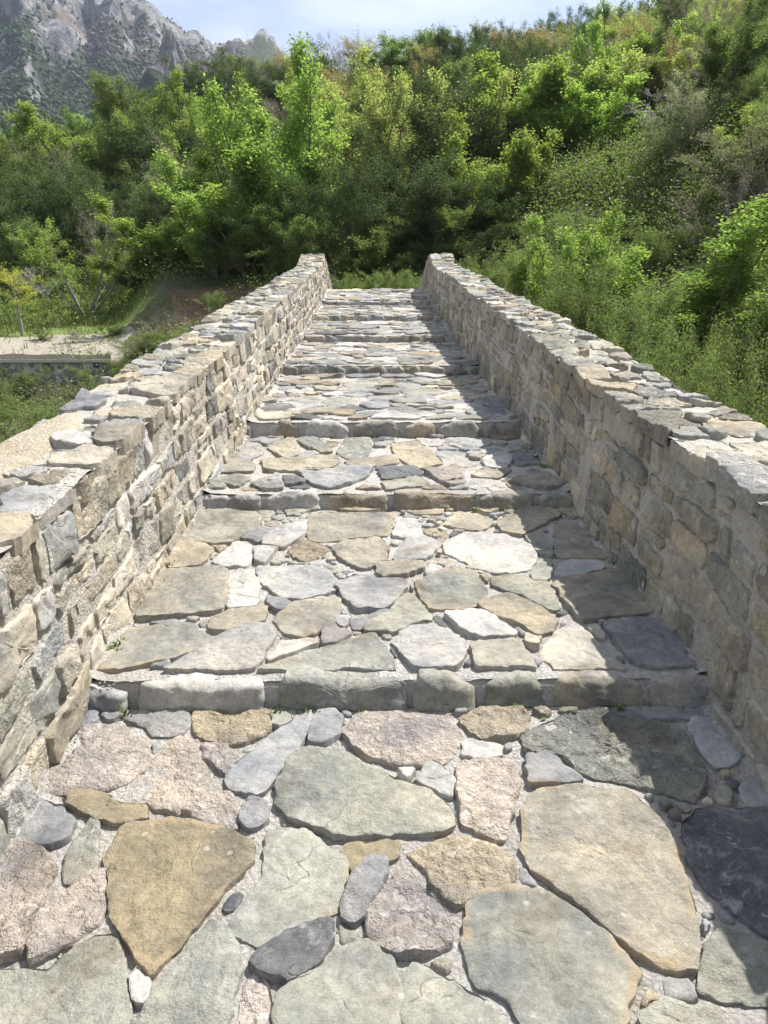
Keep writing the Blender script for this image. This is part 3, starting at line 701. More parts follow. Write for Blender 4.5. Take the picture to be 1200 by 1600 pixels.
# ------------------------------------------------------------------ parapets
PH = .665; PT = .45
WC = {-1: 'ccccgcwrccgcowrtgccg', 1: 'otogccgtctyogcyoctcgtcog'}
def build_parapet(side, name, label, ph):
    par = empty(name, (side*HW, 0, 0), bridge); par['label'] = label
    inv = Vector((side*HW,0,0))
    Y0, Y1 = -3.2, FAR_Y
    def fwob(Y, v): 
        q = np.column_stack([Y, v*1.0, np.full(len(Y), side*3.)]); return vnoise(q, 1.1, 3, 2)*.022
    def face(q):      # inner face: u along Y, v above the deck, h out of the wall towards the deck
        x = HW + .045*q[:,1] - q[:,2] + fwob(q[:,0], q[:,1])
        return np.column_stack([side*x - inv.x, q[:,0], prof(q[:,0])+q[:,1]])
    def outer(q):
        x = HW + PT + q[:,2]
        return np.column_stack([side*x - inv.x, q[:,0], prof(q[:,0])+q[:,1]])
    tw = lambda Y: vnoise(np.column_stack([Y, Y*0, Y*0+side]), 1.3, 5, 3)*.028
    def topm(q):      # u along Y, v across (0 inner edge .. PT outer edge), h up
        return np.column_stack([side*(HW+.03+q[:,1]) - inv.x, q[:,0], prof(q[:,0])+ph+q[:,2]+tw(q[:,0])])
    def grid(mapf, u, v, hf, flip, name, mat):
        U, Vv = np.meshgrid(u, v); q = np.column_stack([U.ravel(), Vv.ravel(), np.zeros(U.size)])
        q[:,2] = hf(q); W = mapf(q); I = np.arange(U.size).reshape(len(v), len(u))
        Fm = np.column_stack([I[:-1,:-1].ravel(), I[:-1,1:].ravel(), I[1:,1:].ravel(), I[1:,:-1].ravel()])
        if flip: Fm = Fm[:,::-1].copy()
        return mesh_obj(name, W, Fm, mat, par, smooth=True)
    ug = np.concatenate([np.arange(Y0, 5, .03), np.arange(5, Y1, .06)])
    hn = lambda q: .001 + vnoise(q, 9, 1, 3)*.010 + vnoise(q, 40, 6, 2)*.005
    wallm = grid(face, ug, np.arange(-.25, ph+.01, .035), hn, side<0, 'wall_face', M_MORTW)
    r = random.Random(11+side)
    # coursed rubble: rows of seeds with wandering heights
    def rows(y0, y1, v0, v1, dv, du, var=.45):
        sd=[]; v = v0+dv*.45; k=0
        while v < v1:
            u = y0 + r.uniform(0, du)
            while u < y1:
                w = r.uniform(1-var, 1+var)
                if r.random() < .16:       # a tall stone or two thin ones
                    sd.append((u, v+dv*.5, w*1.15))
                elif r.random() < .18:
                    sd.append((u, v-dv*.2, w*.65)); sd.append((u+r.uniform(-.03,.03), v+dv*.28, w*.65))
                else: sd.append((u, v + r.uniform(-.25,.25)*dv + .03*math.sin(u*2.1+k), w))
                u += du*w*r.uniform(.8,1.2)
            v += dv*r.uniform(.9,1.1); k+=1
        return sd
    def coursed(u0, u1, v0, v1, dv, du, gap):
        '''roughly coursed blocks: wandering bed joints, uneven lengths, knocked-off corners'''
        nc = max(1, round((v1-v0)/dv)); out=[]
        hs = [r.uniform(.75,1.3) for _ in range(nc)]; tot = sum(hs); vb=[v0]
        for h_ in hs: vb.append(vb[-1]+h_/tot*(v1-v0))
        ph_ = [r.uniform(0,6) for _ in range(nc+1)]
        bed = lambda k, u: vb[k] + (0 if k in (0, nc) else .020*math.sin(u*1.9+ph_[k])+.012*math.sin(u*5.3+2*ph_[k]))
        for k in range(nc):
            u = u0
            while u < u1:
                L = du*r.choice([.45,.7,.9,1.1,1.5,1.9])*r.uniform(.85,1.15); ua, ub = u, min(u+L, u1+.02); u = ub
                sk = r.uniform(-.018,.018)
                def quad(a_, b_, lo, hi):
                    g_ = gap*.5; j = lambda: r.uniform(-.006,.012)
                    w_, h_ = b_-a_, hi(0)-lo(0)
                    if w_ < .04: return
                    c_ = lambda: r.uniform(.04,.30)*min(w_, .12)
                    P=[]; A1=a_+g_; B1=b_-g_; uc=[c_() for _ in range(8)]
                    P += [(A1+uc[0], lo(A1)+g_+j()), ((A1+B1)/2, lo((A1+B1)/2)+g_+j()), (B1-uc[1], lo(B1)+g_+j()), (B1-j(), lo(B1)+g_+uc[2]*.8), (B1-j()*1.5, (lo(B1)+hi(B1))/2), (B1+sk*.4, hi(B1)-g_-uc[3]*.8), (B1-uc[4], hi(B1)-g_-j()), ((A1+B1)/2, hi((A1+B1)/2)-g_-j()), (A1+uc[5], hi(A1)-g_-j()), (A1+sk*.4, hi(A1)-g_-uc[6]*.8), (A1+j(), (lo(A1)+hi(A1))/2), (A1+j(), lo(A1)+g_+uc[7]*.8)]
                    out.append(np.array(P))
                lo = lambda q_: bed(k, ua+q_ if q_ == 0 else q_); hi = lambda q_: bed(k+1, ua if q_ == 0 else q_)
                lo = (lambda k_: (lambda q_: bed(k_, q_ or ua)))(k); hi = (lambda k_: (lambda q_: bed(k_, q_ or ua)))(k+1)
                if r.random() < .20 and L > .1:
                    f = r.uniform(.35,.65); mid = lambda q_, lo=lo, hi=hi, f=f: lo(q_)*(1-f)+hi(q_)*f
                    quad(ua, ub, lo, mid); quad(ua, ub, mid, hi)
                else: quad(ua, ub, lo, hi)
        return out
    cells = coursed(Y0, Y1, -.14, ph-.015, .142, .185, .021)
    st = Stones()
    for P in cells:
        near = P[:,0].mean() < 5.5
        c = r.choice(WC[side]); cc = tuple(v*(1.18 if side < 0 else 1.20) for v in PAL[c])
        st.add(P, face, depth=.05, proud=r.uniform(.006,.022), bev=.006, corner=0, col=cc, par=par_of(c) if r.random()<.6 else (0,0,1),
               nring=4 if near else 2, spacing=.013 if near else .03, rough=.008, tilt=.07, dome=.0, wob=.007)
    st.build('face_stones', M_WALLL, wallm)
    # outer face
    wo_ = grid(outer, np.arange(Y0, Y1, .12), np.linspace(-.25, ph+.01, 9), hn, side>0, 'outer_face', M_MORTW)
    st = Stones()
    for P in pack(Y0, Y1, -.2, ph-.03, rows(Y0, Y1, -.15, ph, .15, .22), (), gap=.03, res=.014, p=4.0, K=14, win=.4, rmin=.03):
        st.add(P, outer, depth=.05, proud=r.uniform(.005,.03), bev=.012, col=PAL[r.choice(WC[side])], par=(0,0,.5), nring=2, spacing=.05, rough=.009, tilt=.1)
    st.build('face_stones', M_WALLL, wo_)
    # coping
    cp_ = grid(topm, ug, np.linspace(-.005, PT-.02, 16), lambda q: .012+vnoise(q, 10, 2, 3)*.010+vnoise(q, 40, 2, 2)*.005, side>0, 'coping', M_MORTW)
    # a strip of smooth mortar haunching on the outer shoulder, as on the near left of the photo
    cap_to = 3.6 if side < 0 else -1
    seeds=[]; u = Y0
    while u < Y1:                      # inner row of thick slabs whose faces show towards the deck
        L = r.uniform(.10,.38); seeds.append((u+L/2, r.uniform(.05,.11), L/.2)); u += L
    seeds += seeds_fill(Y0, Y1, .17, PT-.03, .15, r=r, tries=14000, var=.5)
    cells = pack(Y0, Y1, -.018, PT+.01, seeds, (), gap=.02, res=.009, p=3.0, asp=1.0, K=20, win=.36, rmin=.022)
    st = Stones()
    for P in cells:
        y_, v_ = P.mean(0); near = y_ < 6
        if side < 0 and v_ > .27 and y_ < 3.0+.6*math.sin(v_*23): continue
        inner = P[:,1].min() < .03
        if not inner and r.random() < .03: continue
        pr = r.uniform(.020,.050) if inner else r.uniform(.020,.046)
        st.add(P, topm, depth=r.uniform(.05,.085) if inner else .05, proud=pr, bev=.007, corner=0, col=PAL[r.choice('ogogtcrocwtgbcr')],
               par=par_of('g') if r.random()<.8 else (0,0,1), nring=5 if near else 3, spacing=.014 if near else .03, rough=.010, tilt=.13, dome=.02, wob=.009)
    st.build('coping_stones', M_WALLL, cp_)
    if side < 0:
        u = np.arange(Y0, 3.5, .03); v = np.linspace(.22, PT+.015, 12)
        def hh(q):
            e = np.clip((q[:,1]-.22)/.05, 0, 1)*np.clip((3.48-q[:,0]-.12*np.sin(q[:,1]*30))/.25, 0, 1)
            return -.02 + .058*e - .03*np.clip((q[:,1]-PT+.03)/.045, 0, 1)**2 + vnoise(q, 5, 8, 3)*.010
        grid(topm, u, v, hh, side>0, 'mortar_capping', M_CAP)
    return par
build_parapet(-1, 'parapet', 'sunlit left parapet of coursed pale rubble with slab coping', .665)
build_parapet(1, 'parapet', 'right parapet of brownish rubble, its inner face in shade', .69)
# body of the bridge: spandrels, arch and abutments under the deck
def bridge_body():
    ys = np.linspace(-3.2, FAR_Y, 90); XO = HW+PT-.012
    bot=[]
    for y in ys:
        if 5.5 < y < 19.0:
            t = (y-12.2)/6.8; b = float(prof(y)) - .55 if abs(t) > 1 else -3.6 + (float(prof(12.2))-.75+3.6)*math.sqrt(max(0,1-t*t))
            b = min(b, float(prof(y))-.6)
            b = max(b, -3.9)
        else: b = -3.9
        bot.append(b)
    V=[]; Fc=[]
    for y, b in zip(ys, bot):
        z = float(prof(y))-.14
        V += [(-XO,y,z),(XO,y,z),(XO,y,b),(-XO,y,b)]
    n=len(ys)
    for k in range(n-1):
        for a,b in ((0,1),(1,2),(2,3),(3,0)): Fc.append((4*k+a,4*k+b,4*k+4+b,4*k+4+a))
    Fc += [(0,1,2,3),(4*n-1,4*n-2,4*n-3,4*n-4)]
    m, nt, b, out = new_mat('spandrel_stone')
    g = N(nt, 'ShaderNodeNewGeometry').outputs['Position']
    mpn = N(nt, 'ShaderNodeMapping'); nt.links.new(g, mpn.inputs[0]); mpn.inputs['Scale'].default_value = (1,1,1.7)
    v1 = N(nt, 'ShaderNodeTexVoronoi'); v1.inputs['Scale'].default_value = 3.6; nt.links.new(mpn.outputs[0], v1.inputs[0])
    v2 = N(nt, 'ShaderNodeTexVoronoi', feature='DISTANCE_TO_EDGE'); v2.inputs['Scale'].default_value = 3.6; nt.links.new(mpn.outputs[0], v2.inputs[0])
    hs = N(nt, 'ShaderNodeSeparateColor'); nt.links.new(v1.outputs['Color'], hs.inputs[0])
    c = mix_c(nt, hs.outputs[0], OL, CR); c = mix_c(nt, mrange(nt, v2.outputs['Distance'], .03, .07), (.5,.46,.38), c)
    nt.links.new(c, b.inputs['Base Color']); bump(nt, b, math_n(nt, 'MINIMUM', v2.outputs['Distance'], .15), 1, .3)
    mesh_obj('arch_and_spandrels', V, Fc, m, bridge)
bridge_body()

HAZE = True
# ------------------------------------------------------------------ terrain
TR = [0,6,10,15,20,25,27.9,28.4,30,34,40,46,60,80,100,120,160,220,400,2500]
TA = {
 -180:[-1.9]*4+[-1.9,-1.9,-1.9,-1.9,-1.9,-1.8,-1.5,-1,0,3,5,6,6,4,0,0],
 -90:[-2.3,-3.5,-4,-4,-3.8,-3,-2.5,-2.5,-2,-1.5,0,1,4,8,12,14,14,12,0,0],
 -45:[-2.3,-4,-4.2,-4,-3.6,-2.4,-1.9,-.1,.3,.7,1.6,3,6,11,20,26,24,15,0,0],
 -27:[-2.3,-4,-4.2,-3.8,-3,-2.0,-1.75,-.15,.35,1.0,2.3,3.6,6.9,13,19,22.5,21,10,0,0],
 -19.5:[-2.3,-4,-4.2,-3.9,-2.9,-1.6,-1.2,-.15,.5,1.1,2.3,3.8,7.5,14,21.5,25.5,24,10,0,0],
 -14.6:[-2.3,-4,-4.2,-4,-2.4,-.2,.5,.7,1.0,3.2,4.6,6.2,10.5,18.5,26.5,29.5,27,12,0,0],
 -5:[-2.3,-4,-4,-3.2,-.6,.9,1.6,1.7,2.6,3.6,5,7,12,21,30.5,34,30,12,0,0],
 0:[-2.3,-4,-4,-3,.5,1.3,2.1,2.25,2.9,3.7,5.5,7.8,13.5,23.5,33,37,32,14,0,0],
 7:[-2.3,-4,-4,-3,-.4,1.2,2.2,2.4,3.2,4.4,6.5,9,15,25,34.5,38,33,18,0,0],
 15:[-2.3,-4,-4,-3.2,-1.2,.8,2.0,2.2,3.5,6.8,9.4,11.3,17.5,27,36,40,36,24,0,0],
 27:[-2.3,-4,-4,-3,-.8,2,3.7,4,5.5,9,12.5,15,21.5,31,41,46,42,30,0,0],
 45:[-2.3,-4,-3.5,-1.5,2,6,8,8.3,10,13,16,19,26,35,44,50,47,32,0,0],
 90:[-2.3,-3,-2,1,4,7,8.6,8.8,10,13,17,20,26,30,34,36,36,30,0,0],
 180:[-1.9]*4+[-1.9,-1.9,-1.9,-1.9,-1.9,-1.8,-1.5,-1,0,3,5,6,6,4,0,0]}
_az = np.array(sorted(TA)); _tab = np.array([TA[a] for a in _az])
def hbase(x, y):
    x = np.asarray(x, float); y = np.asarray(y, float)
    az = np.degrees(np.arctan2(x, y)); r = np.hypot(x, y)
    ri = np.interp(r, TR, np.arange(len(TR))); ai = np.interp(az, _az, np.arange(len(_az)))
    r0 = np.clip(ri.astype(int), 0, len(TR)-2); a0 = np.clip(ai.astype(int), 0, len(_az)-2)
    fr = ri-r0; fa = ai-a0; fa = fa*fa*(3-2*fa)
    z = (_tab[a0,r0]*(1-fr)+_tab[a0,r0+1]*fr)*(1-fa) + (_tab[a0+1,r0]*(1-fr)+_tab[a0+1,r0+1]*fr)*fa
    return z + EYE.z
def ground_z(x, y):
    x = np.atleast_1d(np.asarray(x, float)); y = np.atleast_1d(np.asarray(y, float))
    z = hbase(x, y); r = np.hypot(x, y)
    amp = np.interp(r, [0, 24, 27, 34, 45, 80, 120, 300], [.15, .15, .06, .35, 1.1, 1.7, 2.2, 2.5])
    q = np.column_stack([x, y, x*0])
    z = z + amp*(vnoise(q, .09, 2, 3)+.5*vnoise(q, .35, 5, 3)*.4)
    # keep the land below the bridge
    m = (np.abs(x) < 2.2) & (y > -4) & (y < FAR_Y+.5)
    zb = prof(y) - .35
    return np.where(m, np.minimum(z, zb), z)
def sector_grid():
    az = np.concatenate([np.arange(-180, -40, 3.0), np.arange(-40, 40, .28), np.arange(40, 181, 3.0)])
    rr = np.concatenate([np.arange(0.5, 27.6, .45), [27.9, 28.05, 28.2, 28.4], np.arange(28.7, 60, .45), np.arange(60, 130, .9), np.arange(130, 400, 12), np.array([450, 600, 900, 1400, 2000, 2500])])
    Aa, Rr = np.meshgrid(R(1)*az, rr)
    x, y = Rr*np.sin(Aa), Rr*np.cos(Aa); z = ground_z(x.ravel(), y.ravel())
    n, m = len(rr), len(az); I = np.arange(n*m).reshape(n, m)
    Fg = np.column_stack([I[:-1,:-1].ravel(), I[:-1,1:].ravel(), I[1:,1:].ravel(), I[1:,:-1].ravel()])[:, ::-1].copy()
    return x.ravel(), y.ravel(), z, Fg
gx, gy, gz, gF = sector_grid()
gaz = np.degrees(np.arctan2(gx, gy)); gr = np.hypot(gx, gy)
def sm(v, a, b): t = np.clip((v-a)/(b-a), 0, 1); return t*t*(3-2*t)
def band(v, a, b, s): return sm(v, a-s, a+s)*(1-sm(v, b-s, b+s))
q = np.column_stack([gx, gy, gz]); nz = vnoise(q, .5, 3, 3)
grass = np.maximum(band(gaz+nz*2, -40, -15.5, 1.5)*band(gr+nz*2, 33, 60, 3), band(gaz+nz, 11, 30, 2)*band(gr+nz*1.5, 35.5, 50, 1.5))
grass = np.maximum(grass, band(gaz, -8, 9, 2)*band(gr, 21, 32, 1.5)*.8)
earth = band(gaz+nz*3, 12, 20, 2)*band(gr+nz*2.5, 30, 34.5, 1.5)*.8                      # eroded bank on the right
red = np.maximum(band(gaz+nz*1.2, -15.5, -7.5, 1.2)*band(gr+nz*3, 84, 99, 3), band(gaz+nz*.6, -14.6, -7.5, .6)*band(gr+nz*.4, 28.6, 33.3, .5))
pale = band(gaz+nz*1.0, -40, -18, .8)*band(gr+nz*1.2, 28.6, 33.0, .7)
river = (1-sm(gr, 15, 21))*(1-sm(gz, -2.0, -.9))
GC = np.column_stack([grass, np.maximum(earth, 0), red, np.ones(len(gx))])
GP = np.column_stack([pale, river, river*0, np.ones(len(gx))])
m, nt, b, out = new_mat('hillside_ground')
g = N(nt, 'ShaderNodeNewGeometry').outputs['Position']
def vc(nt, n):
    v = N(nt, 'ShaderNodeVertexColor', layer_name=n); s_ = N(nt, 'ShaderNodeSeparateColor'); nt.links.new(v.outputs[0], s_.inputs[0]); return s_.outputs
cA = vc(nt, 'cover'); cB = vc(nt, 'stony')
n1 = noise_n(nt, .8, 8, .65, g); n2 = noise_n(nt, 3.5, 9, .75, g); n3 = noise_n(nt, .25, 5, .6, g)
c = mix_c(nt, mrange(nt, n1, .35, .65), (.08,.09,.04), (.145,.135,.075))
c = mix_c(nt, mrange(nt, math_n(nt, 'ADD', cA[0], math_n(nt, 'MULTIPLY', math_n(nt, 'SUBTRACT', n2, .5), .8)), .35, .6), c, mix_c(nt, n1, (.13,.19,.05), (.22,.27,.08)))
c = mix_c(nt, mrange(nt, math_n(nt, 'ADD', cA[1], math_n(nt, 'MULTIPLY', math_n(nt, 'SUBTRACT', n2, .5), .9)), .35, .6), c, mix_c(nt, n2, (.10,.085,.06), (.27,.23,.17)))
c = mix_c(nt, mrange(nt, math_n(nt, 'ADD', cA[2], math_n(nt, 'MULTIPLY', math_n(nt, 'SUBTRACT', n2, .5), .7)), .35, .55), c, mix_c(nt, n2, (.10,.06,.035), (.30,.19,.12)))
c = mix_c(nt, mrange(nt, math_n(nt, 'ADD', cB[0], math_n(nt, 'MULTIPLY', math_n(nt, 'SUBTRACT', n1, .5), 1.2)), .4, .6), c, mix_c(nt, n2, (.30,.26,.20), (.48,.44,.37)))
c = mix_c(nt, mrange(nt, cB[1], .3, .6), c, mix_c(nt, n2, (.20,.20,.19), (.42,.41,.38)))
nt.links.new(c, b.inputs['Base Color']); b.inputs['Roughness'].default_value = .95
bump(nt, b, math_n(nt, 'ADD', n1, math_n(nt, 'MULTIPLY', n2, .5)), .9, .35)
gnd = mesh_obj('ground', np.column_stack([gx, gy, gz]), gF, m, None, {'cover': GC, 'stony': GP}, smooth=True)
tag(gnd, 'hillside and river bank ground with grass, bare earth and pale gravel', kind='structure')

def at_ground(px, Y, py=450):
    """point on the land in picture column px, Y metres ahead"""
    d = ray(px, py); x = EYE.x + d.x/d.y*Y
    return Vector((x, Y, float(ground_z(x, Y)[0])))

# ------------------------------------------------------------------ mountain
def mountain():
    az = np.arange(-62, 4, .16); rr = np.concatenate([np.arange(380, 700, 8), np.arange(700, 1250, 4.2), np.arange(1250, 1900, 20)])
    Aa, Rr = np.meshgrid(az, rr); x, y = (Rr*np.sin(R(1)*Aa)).ravel(), (Rr*np.cos(R(1)*Aa)).ravel(); a = Aa.ravel(); r = Rr.ravel()
    # ridge elevation angle by azimuth (skyline of the massif)
    el = np.interp(a, [-62,-40,-30,-24,-20,-15.8,-12.3,-10.2,-8.9,-8.3,-7.8,-7.2,-6.6,-4,0,4], [29,29,28,26,24.2,21.8,20.5,19.9,19.5,20.1,20.8,20.5,19.9,17,13,10])
    n0 = vnoise(np.column_stack([a*6, a*0, a*0]), .25, 4, 4)*.35
    R0 = np.interp(a, [-62,-24,-18,-12,-10,-6,4], [1080,1080,1120,1250,1450,1600,1700])
    top = np.tan(R(1)*(el+n0*.8))*R0
    t = (r-380)/(R0-380)
    foot = .85+.03*np.sin(a*.9)+.02*np.sin(a*2.3+1); hf = np.interp(a, [-62,-20.5,-18.5,-12,4], [.66,.66,.80,.88,.9])
    h = np.where(t < foot, hf*(np.clip(t,0,1)/foot)**1.25, hf+(1-hf)*((t-foot)/(1-foot)).clip(0,1)**.8)
    z = top*h*.995
    z = np.where(t > 1, top*(1-.5*(t-1)), z)
    q = np.column_stack([x, y, z])
    def ridged(sc, seed): return 1-2*np.abs(vnoise(q, sc, seed, 3))
    cliff = sm(t, foot-.05, foot+.05)*(1-sm(t, .98, 1.15))
    amp = (8+cliff*26*sm(1.02-t, 0, .12))*np.interp(a, [-21,-16,-12], [1,.6,.28]); amp = amp*np.interp(t, [.9, .99], [1, .35])
    z = z + amp*(ridged(.014, 1)*.6 + ridged(.038, 2)*.42 + vnoise(q, .09, 3, 3)*.34)
    # buttress tongue coming down and free-standing pinnacle
    z = z + 45*np.exp(-((a+20.8)/1.6)**2 - ((t-foot+.06)/.08)**2)
    w = ridged(.02, 6)
    rock = cliff*sm(w + .9*np.clip((-a-15.5)/5, -.5, 1) + .25*vnoise(q, .06, 8, 3), -.55, .15)
    rock = np.maximum(rock, np.exp(-((a+20.8)/1.7)**2 - ((t-foot+.05)/.09)**2)*1.1)
    rock = np.maximum(rock, sm(vnoise(q, .03, 12, 3), .42, .62)*.8)
    scree = np.exp(-((a+26.3+(t-.45)*6+.4*np.sin(t*30))/.35)**2)*band(t, .15, .52, .05)
    brown = band(a+t*2-1.6, -19.5, -9, 1.0)*sm(t, foot-.22, foot-.06)
    ny, nx = Rr.shape; I = np.arange(nx*ny).reshape(ny, nx)
    Fg = np.column_stack([I[:-1,:-1].ravel(), I[:-1,1:].ravel(), I[1:,1:].ravel(), I[1:,:-1].ravel()])[:, ::-1].copy()
    m, nt, b, out = new_mat('mountain_rock')
    g = N(nt, 'ShaderNodeNewGeometry').outputs['Position']; cA = vc(nt, 'rock')
    mpn = N(nt, 'ShaderNodeMapping'); nt.links.new(g, mpn.inputs[0]); mpn.inputs['Scale'].default_value = (1,1,.9); mpn.inputs['Rotation'].default_value = (.5,.4,0)
    n1 = noise_n(nt, .045, 9, .68, mpn.outputs[0], .6); n2 = noise_n(nt, .16, 7, .7, g); n3 = noise_n(nt, .012, 5, .6, g)
    rk = mix_c(nt, mrange(nt, n1, .42, .60), (.16,.17,.19), (.58,.565,.545))
    rk = mix_c(nt, mrange(nt, n3, .55, .72), rk, (.36,.29,.21))
    vg = mix_c(nt, mrange(nt, n2, .38, .62), (.030,.052,.022), (.085,.12,.045))
    vg = mix_c(nt, cA[1], vg, mix_c(nt, mrange(nt, n2, .4, .6), (.10,.085,.07), (.20,.175,.15)))
    f = mrange(nt, math_n(nt, 'ADD', cA[0], math_n(nt, 'MULTIPLY', math_n(nt, 'SUBTRACT', n2, .5), 1.1)), .42, .56)
    c = mix_c(nt, f, vg, rk); c = mix_c(nt, mrange(nt, cA[2], .35, .6), c, (.46,.44,.41))
    nt.links.new(c, b.inputs['Base Color']); b.inputs['Roughness'].default_value = .95
    bump(nt, b, math_n(nt, 'ADD', math_n(nt, 'MULTIPLY', n1, 1.8), n2), 1.0, 16)
    z0 = z + EYE.z
    o = mesh_obj('mountain', np.column_stack([x, y, z0]), Fg, m, None, {'rock': np.column_stack([rock.clip(0,1), brown, scree, np.ones(len(x))])}, smooth=True)
    tag(o, 'grey limestone mountain with cliffs above a dark wooded slope', kind='structure')
    # rock pinnacle in front of the massif
    V=[]; Fc=[]; n_a, n_h = 56, 46; P = at_y(262, 118, 640.0); Hh = at_y(262, 50, 640.0).z - at_y(262, 150, 640.0).z
    zb_ = at_y(262, 160, 640.0).z-40
    ring=[]
    for j in range(n_h):
        t_ = j/(n_h-1); zz = zb_ + (Hh+46)*t_
        rad = 36*(1-t_)**.8*(1-.22*math.sin(t_*9)) + 1.2
        for k in range(n_a):
            th = 2*PI*k/n_a
            nn = vnoise(np.array([[math.cos(th)*2, math.sin(th)*2, t_*3]]), 1.6, 9, 4)[0]
            n2_ = abs(vnoise(np.array([[math.cos(th)*4, math.sin(th)*4, t_*2]]), 1.4, 3, 4)[0])
            rr_ = rad*(1+.35*nn-.3*n2_)
            V.append((P.x + rr_*math.cos(th)*(1.0) - 4*math.sin(t_*5)+ (1-t_)*5, P.y + rr_*math.sin(th), zz + 5*nn))
    for j in range(n_h-1):
        for k in range(n_a):
            Fc.append((j*n_a+k, j*n_a+(k+1)%n_a, (j+1)*n_a+(k+1)%n_a, (j+1)*n_a+k))
    Fc.append([ (n_h-1)*n_a+k for k in range(n_a)])
    Vn = np.array(V); tt = (Vn[:,2]-zb_)/(Hh+46)
    rock2 = sm(tt + .2*vnoise(Vn, .03, 2, 3), .42, .55)
    o2 = mesh_obj('rock_pinnacle', Vn, Fc, m, None, {'rock': np.column_stack([rock2, tt*0, tt*0, tt*0+1])}, smooth=True)
    tag(o2, 'pointed free-standing rock pinnacle in front of the mountain slope', 'rock pinnacle', kind=None)
    # woodland on the slope: one mass of tiny crowns
    g_ = np.random.default_rng(5); sel = (r < R0) & (r > 400) & (a < -9) & (a > -34)
    idx = np.flatnonzero(sel); pr_ = (1-rock[idx].clip(0,1))**2 * (r[idx]) * np.where(scree[idx] > .3, .0, 1) * np.where(brown[idx] > .5, .5, 1)+1e-9
    pick = g_.choice(idx, 24000, p=pr_/pr_.sum())
    t = (1+5**.5)/2; ico = np.array([(-1,t,0),(1,t,0),(-1,-t,0),(1,-t,0),(0,-1,t),(0,1,t),(0,-1,-t),(0,1,-t),(t,0,-1),(t,0,1),(-t,0,-1),(-t,0,1)])/1.9
    fi = np.array([(0,11,5),(0,5,1),(0,1,7),(0,7,10),(0,10,11),(1,5,9),(5,11,4),(11,10,2),(10,7,6),(7,1,8),(3,9,4),(3,4,2),(3,2,6),(3,6,8),(3,8,9),(4,9,5),(2,4,11),(6,2,10),(8,6,7),(9,8,1)])
    M_ = len(pick); sz = g_.lognormal(.35, .35, M_).clip(.7,3)
    c_ = np.column_stack([x[pick]+g_.normal(0,2.5,M_), y[pick]+g_.normal(0,2.5,M_), z0[pick]+sz*.5])
    Vv = ico[None]*sz[:,None,None]*g_.uniform(.7,1.25,(M_,1,3)) + g_.normal(0,.22,(M_,12,3))*sz[:,None,None] + c_[:,None]
    col = np.where(brown[pick][:,None] > .4, np.array([[.11,.095,.075]]), np.array([[.048,.075,.032]])*(1+.0*sz[:,None]))*g_.uniform(.5,1.6,(M_,1))
    mm, nt, b, out = new_mat('far_woodland'); v_ = N(nt, 'ShaderNodeVertexColor', layer_name='col'); nt.links.new(v_.outputs[0], b.inputs['Base Color']); b.inputs['Roughness'].default_value = .9
    o3 = mesh_obj('mountain_woodland', Vv.reshape(-1,3), (fi[None]+(np.arange(M_)*12)[:,None,None]).reshape(-1,3), mm, None, {'col': np.repeat(np.column_stack([col, np.ones(M_)]), 12, 0)})
    tag(o3, 'distant dark scrub woodland covering the lower mountain slope', 'woodland', kind='stuff')
mountain()

# ------------------------------------------------------------------ vegetation prototypes
M_BARK = bark_material('bark', (.10,.085,.065), (.22,.19,.155))
M_BARKP = bark_material('pale_bark', (.20,.18,.15), (.36,.33,.29))
LM = {
 'spring': leaf_material('spring_leaf', (.155,.245,.05), (.34,.43,.105), .55),
 'pale': leaf_material('pale_leaf', (0.256, 0.305, 0.098), (0.461, 0.488, 0.171), .52),
 'mid': leaf_material('mid_leaf', (.115,.165,.05), (.24,.295,.095), .45),
 'dark': leaf_material('dark_leaf', (.05,.085,.03), (.13,.18,.06), .28),
 'grey': leaf_material('grey_leaf', (0.192, 0.201, 0.134), (0.346, 0.348, 0.244), .35),
 'pink': leaf_material('pink_bud', (.20,.16,.125), (.36,.29,.23), .35, (1,1,1)),
 'oak': leaf_material('bronze_leaf', (0.243, 0.213, 0.085), (0.436, 0.378, 0.159), .45, (1.2,1.1,.7)),
 'white': leaf_material('blossom', (.34,.32,.29), (.62,.60,.58), .35, (1,1,1)),
 'gold': leaf_material('golden_leaf', (0.282, 0.268, 0.043), (0.461, 0.415, 0.061), .5),
 'dry': leaf_material('dry_scrub', (.10,.085,.055), (.20,.17,.12), .25, (1,1,1)),
}
def leaf_quads(P, size, g, up=.8, tone=None):
    """diamond leaves at points P (n,3)"""
    n = len(P); nrm = g.normal(0,1,(n,3)); nrm[:,2] = np.abs(nrm[:,2])+up; nrm /= np.linalg.norm(nrm,axis=1)[:,None]
    t = g.normal(0,1,(n,3)); t -= nrm*(t*nrm).sum(1)[:,None]; t /= np.linalg.norm(t,axis=1)[:,None]
    bt = np.cross(nrm, t); s = size*g.uniform(.6,1.35,n)[:,None]
    V = np.stack([P-t*s*.5, P+bt*s*.30+t*s*.05, P+t*s*.55, P-bt*s*.30+t*s*.05],1).reshape(-1,3)
    Fq = np.arange(n*4).reshape(n,4)
    lv = (g.random(n) if tone is None else tone)
    C = np.repeat(np.column_stack([lv,lv,lv,np.ones(n)]),4,0)
    return V, Fq, C
